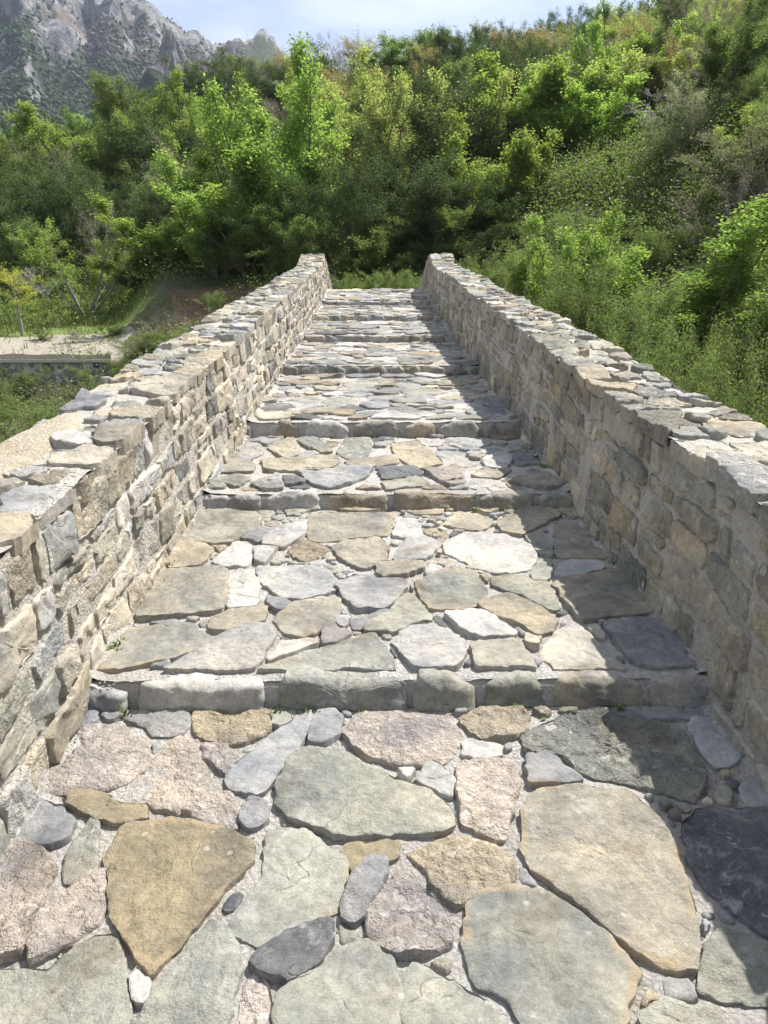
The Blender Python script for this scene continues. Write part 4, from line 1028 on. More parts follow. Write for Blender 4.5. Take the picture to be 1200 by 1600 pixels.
class Wood:
    def __init__(s): s.V=[]; s.F=[]; s.n=0
    def tube(s, pts, r0, r1, k=5):
        pts = np.asarray(pts); n = len(pts); base=s.n
        d = np.gradient(pts, axis=0); d /= np.linalg.norm(d,axis=1)[:,None]+1e-9
        ref = np.where(np.abs(d[:,2:3])>.9, np.array([[1.,0,0]]), np.array([[0,0,1.]]))
        a = np.cross(d, ref); a /= np.linalg.norm(a,axis=1)[:,None]+1e-9; b_ = np.cross(d, a)
        rad = np.linspace(r0, r1, n)
        th = np.arange(k)*2*PI/k
        V = pts[:,None]+rad[:,None,None]*(np.cos(th)[None,:,None]*a[:,None]+np.sin(th)[None,:,None]*b_[:,None])
        s.V.append(V.reshape(-1,3)); I = base+np.arange(n*k).reshape(n,k); J = np.roll(I,-1,1)
        s.F.append(np.column_stack([I[:-1].ravel(), J[:-1].ravel(), J[1:].ravel(), I[1:].ravel()])); s.n += n*k
def curve(p, d, L, n, g, up=.0, wig=.15):
    pts=[np.array(p)]; d = np.array(d, float); d /= np.linalg.norm(d)
    for i in range(n):
        d = d + g.normal(0, wig, 3)/n**.5 + np.array([0,0,up/n]); d /= np.linalg.norm(d)
        pts.append(pts[-1]+d*L/n)
    return np.array(pts)
def make_proto(name, kind, seed, H=8.0, stems=1, lean=.15, crown=(.25,1.0), spread=.30, limbs=26, subs=5, leaves=11000, lsize=.11, scatter=.16, upb=.5, limb_up=.5, shape='egg', bark=None, r0=.02, droop=0, mixk=None, clump=.42):
    g = np.random.default_rng(seed); W = Wood(); twigs=[]
    for s_ in range(stems):
        a = g.uniform(0, 2*PI); ln = lean*g.uniform(.4,1.2) if stems>1 else lean*g.uniform(0,.5)
        hs = H*(1 if s_==0 else g.uniform(.62,.98))
        base = np.array([math.cos(a), math.sin(a), 0])*(.05*H*.3 if stems>1 else 0)
        st = curve(base, (math.cos(a)*ln*2, math.sin(a)*ln*2, 1), hs, 12, g, up=.6, wig=.10)
        rb = r0*H*(1 if stems==1 else .6)
        W.tube(st, rb, rb*.12, 6)
        nl = max(5, int(limbs/stems*g.uniform(.8,1.2)))
        for l in range(nl):
            t = crown[0]+(crown[1]-crown[0]-.04)*((l+g.random())/nl)
            i = t*12; i0 = min(11,int(i)); p = st[i0]*(1-(i-i0))+st[i0+1]*(i-i0)
            tt = (t-crown[0])/(crown[1]-crown[0])
            if shape=='egg': f = math.sin(PI*min(1,(.12+.88*tt))**.75)**.7 + .12
            elif shape=='cone': f = (1-tt)**.8 + .12
            elif shape=='col': f = .7*(1-tt*.5)
            elif shape=='vase': f = .45+.75*tt*(1.35-tt)
            else: f = math.sqrt(max(0,1-(2*tt-1)**2))*.9+.3
            L = H*spread*f*g.uniform(.65,1.3); th = g.uniform(0,2*PI)
            out_ = np.array([math.cos(th), math.sin(th), limb_up*(.4+tt)+g.normal(0,.15)])
            lb = curve(p, out_, L, 6, g, up=upb, wig=.28); rl = rb*.34*(1-t*.6)
            W.tube(lb, rl, rl*.2, 4)
            for q_ in range(subs):
                u = g.uniform(.25,1); j = u*6; j0=min(5,int(j)); pp = lb[j0]*(1-(j-j0))+lb[j0+1]*(j-j0)
                dd = (lb[j0+1]-lb[j0]); dd = dd/np.linalg.norm(dd)+g.normal(0,.55,3)
                tw = curve(pp, dd, L*g.uniform(.22,.5), 4, g, up=upb*.7-droop, wig=.3)
                W.tube(tw, rl*.3, rl*.1, 3); twigs.append(tw)
            twigs.append(lb[2:])
        twigs.append(st[-4:])
    # leaves follow the twigs, twig by twig more or less dense
    seg=[]; wts=[]; tid=[]
    for k, t in enumerate(twigs):
        wgt = g.lognormal(0, clump)
        for i in range(len(t)-1): seg.append((t[i],t[i+1])); wts.append(wgt*np.linalg.norm(t[i+1]-t[i])); tid.append(k)
    wts = np.array(wts); wts/=wts.sum(); si = g.choice(len(seg), leaves, p=wts); u = g.random(leaves)[:,None]
    A_ = np.array([x[0] for x in seg])[si]; B_ = np.array([x[1] for x in seg])[si]
    P = A_*(1-u)+B_*u + np.clip(g.normal(0,1,(leaves,3)),-2,2)*scatter*H/8*np.array([1,1,.8])
    P[:,2] = np.maximum(P[:,2], .05)
    tw_t = g.random(len(twigs))
    tone = np.clip(.55*tw_t[np.array(tid)[si]]+.45*g.random(leaves),0,1)
    V, Fq, C = leaf_quads(P, lsize*H/8, g, tone=tone)
    root = empty(name, (0,0,-500))
    mesh_obj('trunk', np.vstack(W.V), np.vstack(W.F), bark or M_BARK, root, smooth=True)
    cr_ = mesh_obj('crown' if H > 3.2 else 'foliage', V, Fq, LM[kind], root, {'lv': C})
    root['H'] = float(np.percentile(V[:,2], 99.6))
    return root
PROTO = {}
def P_(k, *a, **kw): PROTO.setdefault(k, []).append(make_proto(*a, **kw))
for sd_ in (1,2,3): P_('spring', 'spring_tree', 'spring', sd_, H=8.5, stems=6, lean=.34, crown=(.10,1), spread=.24, limbs=90, subs=7, leaves=32000, lsize=.135, scatter=.19, upb=.9, limb_up=.7, shape='cone')
for sd_ in (4,5): P_('pale', 'pale_green_tree', 'pale', sd_, H=8, stems=7, lean=.34, crown=(.12,1), spread=.22, limbs=80, subs=7, leaves=20000, lsize=.125, scatter=.20, upb=.9, limb_up=.8, shape='col')
for sd_ in (6,7): P_('mid', 'green_tree', 'mid', sd_, H=7, stems=3, lean=.3, crown=(.08,1), spread=.30, limbs=48, subs=6, leaves=24000, lsize=.155, scatter=.22, upb=.5, limb_up=.5, shape='egg')
for sd_ in (8,9,10): P_('dark', 'evergreen_tree', 'dark', sd_, H=6, stems=3, lean=.3, crown=(.05,1), spread=.38, limbs=46, subs=6, leaves=24000, lsize=.155, scatter=.24, upb=.4, limb_up=.4, shape='round')
P_('grey', 'grey_green_tree', 'grey', 11, H=6, stems=4, lean=.35, crown=(.1,1), spread=.32, limbs=44, subs=6, leaves=12000, lsize=.12, scatter=.18, shape='round')
for sd_ in (12,13): P_('pink', 'budding_tree', 'pink', sd_, H=6, stems=3, lean=.35, crown=(.15,1), spread=.36, limbs=42, subs=8, leaves=6500, lsize=.11, scatter=.13, shape='round', bark=M_BARKP)
P_('oak', 'bronze_tree', 'oak', 14, H=7, stems=1, lean=.3, crown=(.25,1), spread=.36, limbs=36, subs=8, leaves=9500, lsize=.14, scatter=.17, shape='round')
P_('white', 'blossom_tree', 'white', 15, H=7, stems=1, lean=.5, crown=(.35,1), spread=.36, limbs=30, subs=9, leaves=3300, lsize=.13, scatter=.12, shape='round', bark=M_BARK, r0=.018)
P_('gold', 'young_tree', 'gold', 16, H=5, stems=1, lean=.1, crown=(.50,1), spread=.24, limbs=26, subs=5, leaves=4200, lsize=.12, scatter=.14, shape='round', bark=M_BARKP, r0=.022)
for sd_ in (17,18): P_('shrub', 'riverbank_shrub', 'spring', sd_, H=4.5, stems=9, lean=.30, crown=(.08,1), spread=.22, limbs=90, subs=6, leaves=32000, lsize=.11, scatter=.17, upb=.9, limb_up=.9, shape='col', r0=.010)
for sd_ in (19,20): P_('bush', 'leafy_bush', 'mid', sd_, H=3.4, stems=6, lean=.45, crown=(.04,1), spread=.32, limbs=60, subs=6, leaves=26000, lsize=.125, scatter=.22, upb=.6, limb_up=.6, shape='round')
P_('dry', 'dry_bush', 'dry', 21, H=3.0, stems=7, lean=.5, crown=(.04,1), spread=.32, limbs=50, subs=8, leaves=6500, lsize=.10, scatter=.14, shape='round', bark=M_BARKP)
P_('fan', 'multi_stem_tree', 'spring', 22, H=5, stems=9, lean=.55, crown=(.45,1), spread=.22, limbs=60, subs=6, leaves=10500, lsize=.13, scatter=.15, upb=.6, shape='vase', bark=M_BARKP)
used = set()
def plant(k, px, py_top, Y, wpx=None, label=None, group=None, name=None, lift=0.0, cat='tree', variant=None, sink=.15):
    pr = PROTO[k][(variant if variant is not None else random.randrange(len(PROTO[k]))) % len(PROTO[k])]
    p = at_ground(px, Y, min(450, py_top+60)); top = at_y(px, py_top, Y).z; h = max(.6, top - p.z + sink)
    if pr.name not in used: o = pr; used.add(pr.name); kids = None
    else:
        o = pr.copy(); S.collection.objects.link(o)
        for ch in list(pr.children):
            c_ = ch.copy(); S.collection.objects.link(c_); c_.parent = o
    H = pr['H']; sz = h/H
    sx = sz
    if wpx:
        w0 = PW[id_of(pr)]; sx = (wpx*(1.55 if k in ('spring','pale','shrub') else 1.3)/F*Y)/w0
        sx = min(max(sx, sz*.5), sz*2.2)
    o.location = (p.x, p.y, p.z-sink); o.rotation_euler = (0, 0, random.uniform(0, 2*PI)); o.scale = (sx, sx, sz)
    tag(o, label, cat, group)
    return o
PW = {}
def id_of(pr): return pr.data and 0 or PKEY[pr.name]
PKEY = {}
for k, lst in PROTO.items():
    for j, pr in enumerate(lst):
        PKEY[pr.name] = (k, j); ch = [c for c in pr.children if c.name.startswith(('crown','foliage'))][0]
        co = np.empty(len(ch.data.vertices)*3, np.float32); ch.data.vertices.foreach_get('co', co); co = co.reshape(-1,3)
        PW[(k, j)] = 2*np.percentile(np.hypot(co[:,0], co[:,1]), 93)
        pr['_n'] = 0; del pr['_n']
#==PLANTING==
ORD = 'first second third fourth fifth sixth seventh eighth ninth tenth eleventh twelfth thirteenth fourteenth fifteenth sixteenth seventeenth eighteenth nineteenth twentieth'.split()
ORD += ['twenty-'+w for w in ORD[:9]] + ['thirtieth'] + ['thirty-'+w for w in ORD[:9]]
def plant_h(k, px, Y, h, w=None, **kw):
    p = at_ground(px, Y); top = p + Vector((0,0,h))
    d = (top - EYE); c, s = math.cos(YAW), math.sin(YAW)
    fy = d.x*s + d.y*c; depth = fy*cp - d.z*sp; upc = fy*sp + d.z*cp
    return plant(k, px, 800-F*upc/depth, Y, w, **kw)
# --- trees one can name: kind, column, top row, distance, width, label
HERO = [
 ('spring',458,102,37,135,'tall bright green plume-shaped tree standing highest left of the bridge end'),
 ('spring',395,190,36,140,'yellow-green tree left of the tall plume-shaped tree'),
 ('spring',335,262,34,120,'low yellow-green leafy tree at the left edge of the bright thicket'),
 ('spring',262,318,36,120,'small bright green tree beside the grey-leaved tree on the left'),
 ('pale',548,82,43,95,'slender pale green tree just right of the tall plume-shaped tree'),
 ('pale',612,122,47,110,'thin hazy pale tree with bare twigs straight above the bridge end'),
 ('dark',690,122,40,110,'dark ivy-clad tree standing above the right parapet end'),
 ('pale',735,120,42,105,'pale yellowish tree behind the dark ivy-clad tree'),
 ('spring',775,175,35,100,'fresh green tree with drooping sunny sprays right of the dark ivy-clad tree'),
 ('spring',832,72,43,120,'tall bright tree at the centre of the right-hand grove'),
 ('pale',885,70,45,110,'tall airy yellow-green tree right of the grove centre'),
 ('spring',915,128,41,108,'wide glowing yellow-green tree at the right edge of the grove'),
 ('white',1025,112,36.5,120,'nearly bare tree with white blossom leaning over the grassy bank'),
 ('pink',1128,80,38,100,'crooked dark-limbed tree with sparse buds on the right bank'),
 ('pale',1112,70,41,110,'pale tree behind the crooked dark-limbed tree'),
 ('spring',1195,75,41,120,'bright green tree cut by the right edge of the picture'),
 ('spring',960,28,62,75,'rounded fresh green tree high on the right slope'),
 ('pink',975,92,55,80,'reddish budding tree beneath the rounded fresh green tree'),
 ('dark',600,215,33,130,'dark green tree in shade directly behind the bridge end'),
 ('dark',535,262,32,110,'low dark green tree in shade left of the bridge end'),
 ('dark',445,285,33,120,'dark shaded tree under the tall plume-shaped tree'),
 ('mid',395,330,33,120,'rounded green tree over the red earth bank'),
 ('dark',680,262,31.5,130,'dark tangled tree over the right parapet end'),
 ('dark',755,282,33,130,'shaded green tree in the dark middle of the grove'),
 ('dark',850,262,34,140,'shaded tree at the foot of the wide glowing tree'),
 ('mid',925,245,35,110,'mid green tree beside the eroded slope on the right'),
 ('mid',640,330,30.5,110,'low green bushy tree right behind the crest of the bridge'),
 ('mid',490,345,30.5,100,'low bushy tree touching the end of the left parapet'),
 ('mid',570,335,31,100,'low shaded tree in the gap between the parapet ends'),
 ('dark',720,355,30,110,'low dark tree beside the right parapet end'),
 ('mid',800,330,31,110,'low green tree above the riverbank shrubs'),
 ('spring',142,165,72,105,'large rounded yellow-green tree on the left below the mountain'),
 ('mid',212,142,70,100,'broad green tree beside the large rounded yellow-green tree'),
 ('dark',262,175,62,100,'dark broad tree under the red earth scar'),
 ('grey',262,258,45,95,'grey-leaved willow-like tree on the left slope'),
 ('pink',170,318,42,75,'brownish budding tree left of the grey-leaved tree'),
 ('pink',95,225,58,90,'pinkish budding tree above the dark evergreens on the left'),
 ('dark',60,262,50,110,'dark evergreen tree at the far left of the lower slope'),
 ('dark',125,255,49,110,'dark dense evergreen second from the left on the lower slope'),
 ('dark',195,272,46,110,'dark evergreen just left of the grey-leaved tree'),
 ('mid',25,222,55,80,'yellowish green tree at the left edge of the lower slope'),
 ('dark',12,310,44,100,'dark bushy tree cut by the left edge of the picture'),
 ('mid',70,350,42,90,'soft green bushy tree behind the white blossoming shrub'),
 ('fan',128,352,36,120,'bright green tree fanning out from many bare pale stems'),
 ('gold',28,415,30.5,62,'slim young tree with golden leaves on the pale gravel'),
 ('white',72,418,37,60,'small shrub covered in white blossom beside the fanning tree'),
 ('mid',215,372,37,80,'rounded green tree at the top of the grassy slope on the left'),
 ('spring',318,120,66,70,'green tree just left of the red earth scar'),
]
for k, px, py, Y, w, lab in HERO:
    plant(k, px, py, Y, w, label=lab, cat='shrub' if 'shrub ' in lab[:14] else 'tree', group='trees growing on the near slope')
# --- riverbank shrubs right and left of the bridge
RB_ = [
 ('shrub',1045,322,20,170,'tallest riverbank shrub with upright bright shoots right of the bridge'),
 ('shrub',897,350,22,120,'upright bright shrub between the parapet and the tallest shrub'),
 ('bush',815,382,23,120,'rounded green bush nearest the end of the right parapet'),
 ('bush',772,398,25,80,'small leafy bush tucked beside the right parapet end'),
 ('bush',955,405,20,140,'dense dark green bush in front of the bright shrubs'),
 ('bush',1040,440,17.5,190,'broad leafy bush below the tallest riverbank shrub'),
 ('shrub',1130,440,18,130,'leafy upright shrub right of the broad leafy bush'),
 ('bush',1150,490,14,150,'big leafy bush behind the right parapet near the picture edge'),
 ('bush',1215,545,11.5,130,'leafy bush cut by the right edge just above the parapet'),
 ('dry',1175,330,25,110,'brown twiggy bush on the bank at the right edge'),
 ('bush',1120,400,23,110,'yellowish green bush on the right bank under the slope'),
 ('dry',1165,265,31,110,'grey-brown scrub bush under the bright tree at the right edge'),
 ('dry',1095,290,31,80,'thin dry bush on the eroded bank under the blossom tree'),
 ('bush',1195,420,20,110,'soft green bush at the right edge above the leafy bushes'),
 ('bush',870,420,19,110,'low green bush leaning on the right parapet'),
 ('bush',1085,352,25,120,'dusty green bush behind the tallest riverbank shrub'), ('bush',985,362,26,100,'green bush at the foot of the eroded bank'),
 ('dry',1040,300,30,90,'grey scrub bush on top of the eroded bank'), ('dry',1140,300,28,110,'wiry grey bush under the crooked dark-limbed tree'),
 ('bush',1200,350,24,110,'olive green bush above the soft green bush at the right edge'), ('dry',1070,395,22.5,100,'brown scrub between the tallest shrub and the right edge'),
 ('mid',1165,235,36,90,'small green tree under the bright tree at the right edge'), ('bush',1215,290,29,90,'bush cut by the right edge below the bright tree'),
 ('dry',925,330,29,80,'dry brown scrub on the left side of the eroded bank'), ('bush',1000,500,14.5,110,'low leafy bush behind the middle of the right parapet'),
 ('bush',1080,520,13,120,'dark leafy bush just over the right parapet coping'), ('pale',1065,140,39,100,'pale feathery tree right of the white blossom tree'),
 ('dry',975,262,36,60,'small grey bush at the foot of the white blossom tree'), ('bush',1110,238,36,80,'rounded green bush on the grassy bank'),
]
for k, px, py, Y, w, lab in RB_: plant(k, px, py, Y, w, label=lab, cat='shrub', group='shrubs along the right riverbank')
LB = [
 ('bush',-20,572,24,130,'low dark bush under the left end of the retaining wall'), ('dry',45,590,23.5,110,'reddish twiggy bush below the stone retaining wall'),
 ('dry',100,585,24,110,'brown bush under the middle of the retaining wall'), ('bush',30,625,19,130,'wide low bush in the left corner above the parapet'),
 ('dry',120,622,20,120,'brown flowering scrub nearest the left parapet'), ('bush',178,560,24.5,90,'weedy bush growing in front of the retaining wall end'),
 ('bush',232,520,26,90,'leafy green bush right of the retaining wall'), ('dry',262,488,27.5,90,'dark purplish dry bush on the edge of the gravel'),
 ('dry',312,480,28,80,'dark dry bush under the red earth bank'), ('dry',352,468,27.5,70,'dry stalky bush between the earth bank and the parapet'),
 ('dry',395,455,28,70,'small stalky bush beside the left parapet'), ('bush',300,512,25,90,'low green bush half hidden by the left parapet'),
 ('dry',205,575,22,100,'brown twiggy scrub behind the left coping'), ('dry',75,655,17.5,110,'low brown bush next to the smooth mortar capping'),
 ('dry',212,538,27.2,60,'dark twiggy bush at the right end of the retaining wall'), ('bush',248,525,27,60,'low weed clump where the gravel meets the retaining wall end'),
 ('bush',62,528,29.6,34,'small green tuft on the gravel above the retaining wall'), ('dry',122,522,30.2,44,'brown tuft on the gravel at the foot of the fanning tree'),
 ('bush',172,517,30.4,40,'green tuft at the right part of the gravel track'), ('dry',232,505,29.5,50,'pale dry shrublet at the end of the gravel track'),
 ('dry',282,470,29.2,60,'dry bush at the left foot of the red earth bank'), ('bush',345,455,29.6,50,'green shrublet growing on the red earth bank'),
 ('dry',430,440,29,60,'small dry bush nearest the far end of the left parapet'),
]
for k, px, py, Y, w, lab in LB: plant(k, px, py, Y, w, label=lab, cat='shrub', group='bushes left of the bridge')
for j, (k, px, py, w) in enumerate([('dry',530,420,60),('bush',560,424,60),('bush',598,425,60),('bush',640,422,60),('dry',665,418,50)]):
    plant(k, px, py, 25.5+j%2, w, label=ORD[j]+' low plant from the left seen over the crest of the bridge', cat='shrub', group='low plants beyond the crest')
r = random.Random(77); sb=[]
for j in range(36):
    a_ = r.uniform(11.5, 29.5); rr_ = r.uniform(27, 52)
    if 13 < a_ < 19 and 34 < rr_ < 42: a_ += 9
    sb.append((600+F*1.05*math.tan(R(a_-.85)), rr_*math.cos(R(a_)), r.choice(['dry','pink','bush','bush','dark','pale','mid','grey']), r.uniform(1.2, 3.0)))
sb.sort()
for j, (px, Y, k, h) in enumerate(sb): plant_h(k, px, Y, h, h*1.25*F/Y, label=ORD[j]+' scrub bush from the left on the right-hand bank', cat='shrub', group='scrub bushes scattered over the right bank')
# --- skyline and slope fill
RIDGE = [(-60,215),(0,196),(60,195),(110,178),(160,150),(200,132),(240,112),(280,98),(320,84),(350,76),(400,66),(430,60),(480,52),(520,50),(560,56),(600,55),(640,42),(680,46),(720,45),(760,36),(800,38),(850,25),(900,16),(940,10),(1000,2),(1080,-22),(1220,-70)]
rx, ry = zip(*RIDGE)
fill = {}
r = random.Random(21)
px = -30
while px < 1230:
    wgt = dict(dark=6, mid=2, oak=1.2, pink=.8, pale=.4) if px > 250 else dict(dark=3, mid=3, spring=1, pink=.8)
    if px > 950: wgt = dict(dark=3, mid=2, oak=2, pink=1, pale=1)
    k = r.choices(list(wgt), list(wgt.values()))[0]
    fill.setdefault(('sky', k), []).append((px, float(np.interp(px, rx, ry))+r.uniform(0,13), r.uniform(88,106) if px>150 else r.uniform(84,104), r.uniform(42,70)))
    px += r.uniform(20, 31)
for (b0, b1, step, dY, nm) in ((74, 90, 50, 9, 'upper'), (56, 72, 56, 8, 'middle'), (44, 55, 70, 8, 'lower')):
    Yb = b0
    while Yb < b1:
        px = -20 + r.uniform(0, step)
        while px < 1225:
            Y = Yb + r.uniform(-dY*.45, dY*.45)
            az_ = math.degrees(math.atan((px-600)/F/1.05))
            skip = False
            if nm == 'upper' and 235 < px < 390: skip = True
            if nm == 'middle' and 255 < px < 365: skip = r.random() < .6
            if nm == 'lower' and px < 250 and Y < 50: skip = True
            if nm == 'lower' and px > 950: skip = r.random() < .3
            if not skip:
                wgt = dict(dark=5, mid=3, pale=1, pink=1.4, spring=.6, grey=.5) if px < 420 else (dict(dark=3, mid=2, pale=1.5, spring=1, pink=1.3, oak=1.2) if nm == 'upper' else dict(dark=5, mid=2, pale=.7, spring=.3, pink=1.2, oak=.5))
                if px > 880: wgt = dict(dark=1.5, mid=2.2, pale=2, pink=2.2, oak=2.4, spring=1)
                k = r.choices(list(wgt), list(wgt.values()))[0]
                fill.setdefault((nm, k), []).append((px, None, Y, r.uniform(.85, 1.2)))
            px += step*r.uniform(.7, 1.3)
        Yb += dY
PHR = {'sky':'along the skyline','upper':'on the upper slope','middle':'halfway up the slope','lower':'on the lower slope behind the front trees'}
KN = {'dark':'dark evergreen','mid':'mid green tree','oak':'bronze-leaved tree','pink':'brownish budding tree','pale':'pale green tree','spring':'bright green tree','grey':'grey-green tree'}
HH = {'dark':4.6,'mid':5.0,'oak':5.2,'pink':4.6,'pale':5.8,'spring':6.2,'grey':4.8}
for (nm, k), lst in fill.items():
    lst.sort()
    for j, (px, py, Y, w) in enumerate(lst):
        lab = (ORD[j]+' ' if len(lst) > 1 else 'only ')+KN[k]+' from the left '+PHR[nm] if len(lst) > 1 else 'only '+KN[k]+' '+PHR[nm]
        gname = KN[k]+'s '+PHR[nm]
        if py is not None:
            g0 = at_ground(px, Y).z; tz = at_y(px, py, Y).z; 
            h = min(6.5, max(1.8, tz-g0)); plant_h(k, px, Y, h, h*F/Y*.95, label=lab, group=gname)
        else:
            h = HH[k]*w*r.uniform(.78,1.1); cap_ = at_y(px, float(np.interp(px, rx, ry))+16, Y).z - at_ground(px, Y).z
            plant_h(k, px, Y, max(1.6, min(h, cap_)), None, label=lab, group=gname)
for k, lst in PROTO.items():
    for o in lst:
        if o.name not in used:
            for c_ in list(o.children): bpy.data.objects.remove(c_)
            bpy.data.objects.remove(o)
for o in S.objects:
    if 'H' in o.keys(): del o['H']

# --- undergrowth filling the slope between the trees
def undergrowth():
    g = np.random.default_rng(9); n = 58000
    az = g.uniform(-33, 33, n); rr = 13 + (125-13)*g.random(n)**.8
    az[-13000:] = g.uniform(9, 33, 13000); rr[-13000:] = g.uniform(24, 52, 13000); az[:7000] = g.uniform(9, 33, 7000); rr[:7000] = g.uniform(17, 50, 7000); az[7000:10000] = g.uniform(-27, -7, 3000); rr[7000:10000] = g.uniform(19, 32, 3000)
    x, y = rr*np.sin(R(1)*az), rr*np.cos(R(1)*az); q = np.column_stack([x, y, x*0]); nz_ = vnoise(q, .5, 3, 3)
    gr_ = np.maximum(band(az+nz_*2, -40, -15.5, 1.5)*band(rr+nz_*2, 28, 60, 2), band(az+nz_, 11, 30, 2)*band(rr+nz_*1.5, 35.5, 48, 1.5))
    er = band(az+nz_*2, 11, 23, 2)*band(rr+nz_*1.8, 29, 35.0, 1.5)
    rd = np.maximum(band(az+nz_*1.2, -15.5, -7.5, 1.2)*band(rr+nz_*3, 84, 99, 3), band(az+nz_*.6, -15, -8, .6)*band(rr, 28, 33.5, .5))
    pl_ = band(az+nz_*1.5, -40, -14.5, 1.2)*band(rr+nz_*1.2, 28.2, 33.6, .7)
    keep = g.random(n) > np.clip(gr_*.60+er*.15+rd*.88+pl_*.80, 0, .985)
    keep &= ~((np.abs(x) < 2.6) & (y < 25))
    x, y, rr = x[keep], y[keep], rr[keep]; n = len(x); z = ground_z(x, y)
    L = 18; hgt = np.interp(rr, [13, 22, 40, 120], [.5, .45, .7, 1.3])*g.uniform(.5, 1.4, n)
    P = np.repeat(np.column_stack([x, y, z+hgt*.5]), L, 0) + g.normal(0, 1, (n*L, 3))*np.repeat(np.column_stack([hgt*.8, hgt*.8, hgt*.40]), L, 0)
    P[:,2] = np.maximum(P[:,2], np.repeat(z, L)+.03)
    sz = np.repeat(np.interp(rr, [13, 22, 40, 125], [.07, .09, .12, .36]), L)
    V, Fq, C = leaf_quads(P, 1.0, g)
    c0 = np.repeat(P, 4, 0); V = c0 + (V-c0)*np.repeat(sz, 4)[:,None]
    tone = np.array([(.09,.135,.042),(.12,.17,.05),(.075,.11,.035),(.15,.20,.065),(.145,.13,.08),(.115,.12,.055)])
    ti = g.integers(0, 6, n); col = np.repeat(np.repeat(1.45*tone[ti]*g.uniform(.8,1.2,(n,1)), L, 0)*g.uniform(.85,1.2,(n*L,1)), 4, 0)
    m, nt, b, out = new_mat('undergrowth_leaf'); v_ = N(nt, 'ShaderNodeVertexColor', layer_name='col')
    nt.links.new(v_.outputs[0], b.inputs['Base Color']); b.inputs['Roughness'].default_value = .6
    t = N(nt, 'ShaderNodeBsdfTranslucent'); nt.links.new(mix_c(nt, 1.0, v_.outputs[0], (1.2,1.3,.6), 'MULTIPLY'), t.inputs['Color'])
    ms = N(nt, 'ShaderNodeMixShader'); ms.inputs[0].default_value = .35; nt.links.new(b.outputs[0], ms.inputs[1]); nt.links.new(t.outputs[0], ms.inputs[2]); nt.links.new(ms.outputs[0], out.inputs[0])
    o = mesh_obj('undergrowth', V, Fq, m, None, {'col': np.column_stack([col, np.ones(len(col))])})
    tag(o, 'tangled low undergrowth covering the slope between the trees', 'undergrowth', kind='stuff')
    # grass blades
    n = 150000; az = g.uniform(-33, 32, n); rr = 20+(62-20)*g.random(n)
    x, y = rr*np.sin(R(1)*az), rr*np.cos(R(1)*az); q = np.column_stack([x, y, x*0]); nz_ = vnoise(q, .5, 3, 3)
    gr_ = np.maximum(band(az+nz_*2, -40, -15.5, 1.5)*band(rr+nz_*2, 34, 60, 2), band(az+nz_, 11, 30, 2)*band(rr+nz_*1.5, 35.5, 50, 1.5))
    gr_ = np.maximum(gr_, band(az, -9, 10, 2)*band(rr, 21.5, 32, 1.5)); gr_ = np.maximum(gr_, .03); gr_ = np.maximum(gr_, .75*band(az, 10, 33, 1)*band(rr, 27, 52, 2))
    k_ = (g.random(n) < gr_) & ~((np.abs(x) < 2.6) & (y < 22)); x, y, rr = x[k_], y[k_], rr[k_]; n = len(x); z = ground_z(x, y)
    h = g.uniform(.08, .26, n)*np.interp(rr, [20,60],[1,1.5]); th = g.uniform(0, 2*PI, n); w = .018*np.interp(rr, [20, 60], [1, 3.2]); lx, ly = g.normal(0,.35,n)*h, g.normal(0,.35,n)*h
    V = np.stack([np.column_stack([x-np.cos(th)*w, y-np.sin(th)*w, z-.02]), np.column_stack([x+np.cos(th)*w, y+np.sin(th)*w, z-.02]), np.column_stack([x+lx, y+ly, z+h])],1).reshape(-1,3)
    col = np.repeat(np.array([(.13,.18,.045),(.18,.22,.06),(.22,.20,.10),(.10,.14,.04)])[g.integers(0,4,n)]*g.uniform(.9,1.6,(n,1)), 3, 0)
    o = mesh_obj('grass', V, np.arange(n*3).reshape(n,3), m, None, {'col': np.column_stack([col, np.ones(len(col))])})
    tag(o, 'fresh green grass on the banks and clearings', 'grass', kind='stuff')
undergrowth()

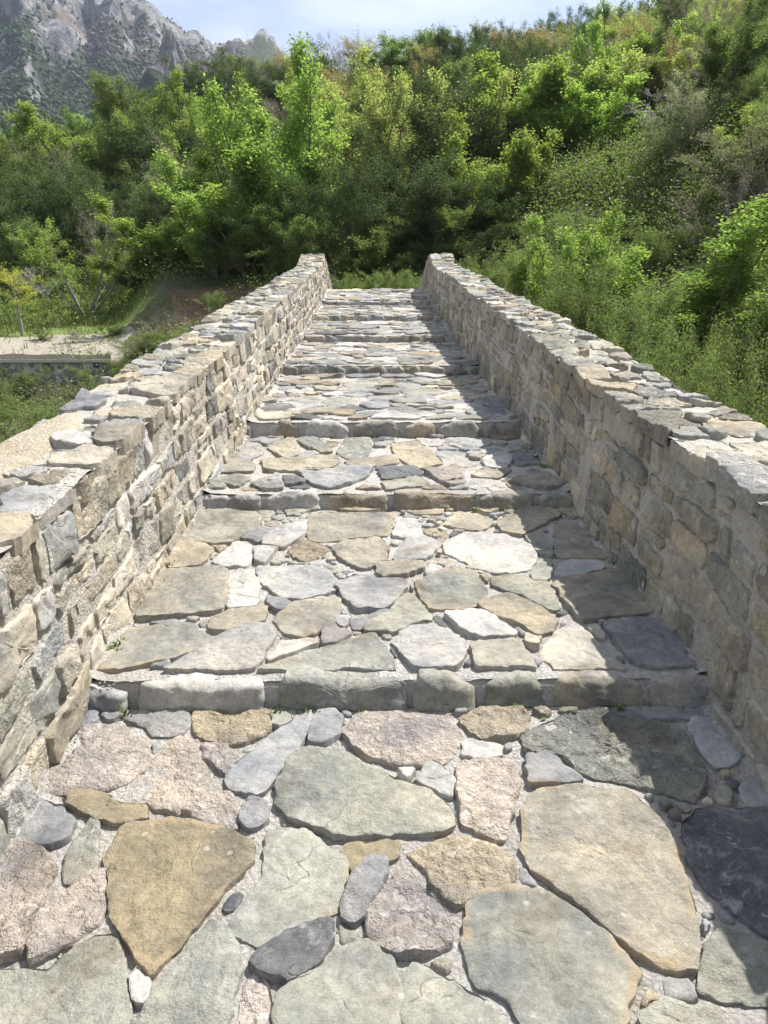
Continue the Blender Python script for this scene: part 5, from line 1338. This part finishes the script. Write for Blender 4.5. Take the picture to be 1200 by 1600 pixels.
# --- retaining wall, kerb and gravel path on the left
def retaining():
    root = empty('retaining_wall', tuple(at_ground(60, 26)))
    tag(root, 'low dry-stone retaining wall with pale cap below the gravel path left of the bridge', 'wall')
    ox, oy, oz = root.location; r0 = 27.6; zt = EYE.z - .12
    def rm(q):           # u: arc length, v: height above foot, h: towards the river
        th = -R(39) + q[:,0]/r0; rr = r0 - q[:,2]
        return np.column_stack([rr*np.sin(th)-ox, rr*np.cos(th)-oy, zt-1.45+q[:,1]-oz])
    Lw = R(39-19.2)*r0
    st = Stones(); rr_ = random.Random(4)
    sd = seeds_fill(0, Lw, 0, 1.3, .26, r=rr_, tries=5000, var=.4)
    for P in pack(0, Lw, -.05, 1.32, sd, (), gap=.03, res=.02, K=12, win=.5, rmin=.04):
        st.add(P, rm, depth=.12, proud=rr_.uniform(.0,.07), bev=.04, col=PAL[rr_.choice('rrbgowd')], par=(0,0,.5), nring=3, spacing=.07, rough=.02, tilt=.15, dome=.25)
    u = np.arange(0, Lw, .25); V=[]; Fc=[]
    for a_ in u:
        for (v, h) in ((-.3,-.03),(1.34,-.03),(1.34,-.6),(-.3,-.6)): V.append(rm(np.array([[a_, v, h]]))[0])
    for k in range(len(u)-1):
        for a_, b_ in ((0,1),(1,2),(2,3),(3,0)): Fc.append((4*k+a_,4*k+b_,4*k+4+b_,4*k+4+a_))
    Fc += [(3,2,1,0), (4*len(u)-4,4*len(u)-3,4*len(u)-2,4*len(u)-1)]
    mesh_obj('wall_core', V, Fc, M_MORT, root)
    st.build('wall_stones', M_STONE, root)
    def bar(name, v0, v1, h0, h1, mat, w_=.012):
        V=[]; Fc=[]
        for a_ in u:
            n_ = w_*pn(Vector((a_*1.3, v0*5, 3)))*2
            for (v, h) in ((v0,h0+n_),(v1+n_,h0+n_),(v1+n_,h1),(v0,h1)): V.append(rm(np.array([[a_, v, h]]))[0])
        for k in range(len(u)-1):
            for a_, b_ in ((0,1),(1,2),(2,3),(3,0)): Fc.append((4*k+a_,4*k+b_,4*k+4+b_,4*k+4+a_))
        Fc += [(3,2,1,0), (4*len(u)-4,4*len(u)-3,4*len(u)-2,4*len(u)-1)]
        mesh_obj(name, V, Fc, mat, root)
    bar('cap', 1.345, 1.45, .06, -.63, M_MORTW)
    m, nt, b, out = new_mat('weathered_kerb'); g = N(nt, 'ShaderNodeNewGeometry').outputs['Position']
    nt.links.new(mix_c(nt, noise_n(nt, 3, 8, .7, g), (.16,.14,.11), (.33,.30,.24)), b.inputs['Base Color']); b.inputs['Roughness'].default_value = .9
    bar('kerb_beam', 1.455, 1.60, -.55, -.72, m, .03)
retaining()

# --- haze
def haze():
    V = [(sx*2700, sy*2700, z) for z in (-8, 900) for sx, sy in ((-1,-1),(1,-1),(1,1),(-1,1))]
    Fc = [(3,2,1,0),(4,5,6,7),(0,1,5,4),(1,2,6,5),(2,3,7,6),(3,0,4,7)]
    m = bpy.data.materials.new('haze'); m.use_nodes = True; nt = m.node_tree; nt.nodes.clear()
    out = N(nt, 'ShaderNodeOutputMaterial'); pv = N(nt, 'ShaderNodeVolumePrincipled')
    pv.inputs['Color'].default_value = (.72,.83,1,1); pv.inputs['Density'].default_value = .00013; pv.inputs['Anisotropy'].default_value = .3
    nt.links.new(pv.outputs[0], out.inputs['Volume'])
    o = mesh_obj('haze', V, Fc, m); tag(o, 'thin bluish haze in the air over the valley', 'haze', kind='stuff')
if HAZE: haze()
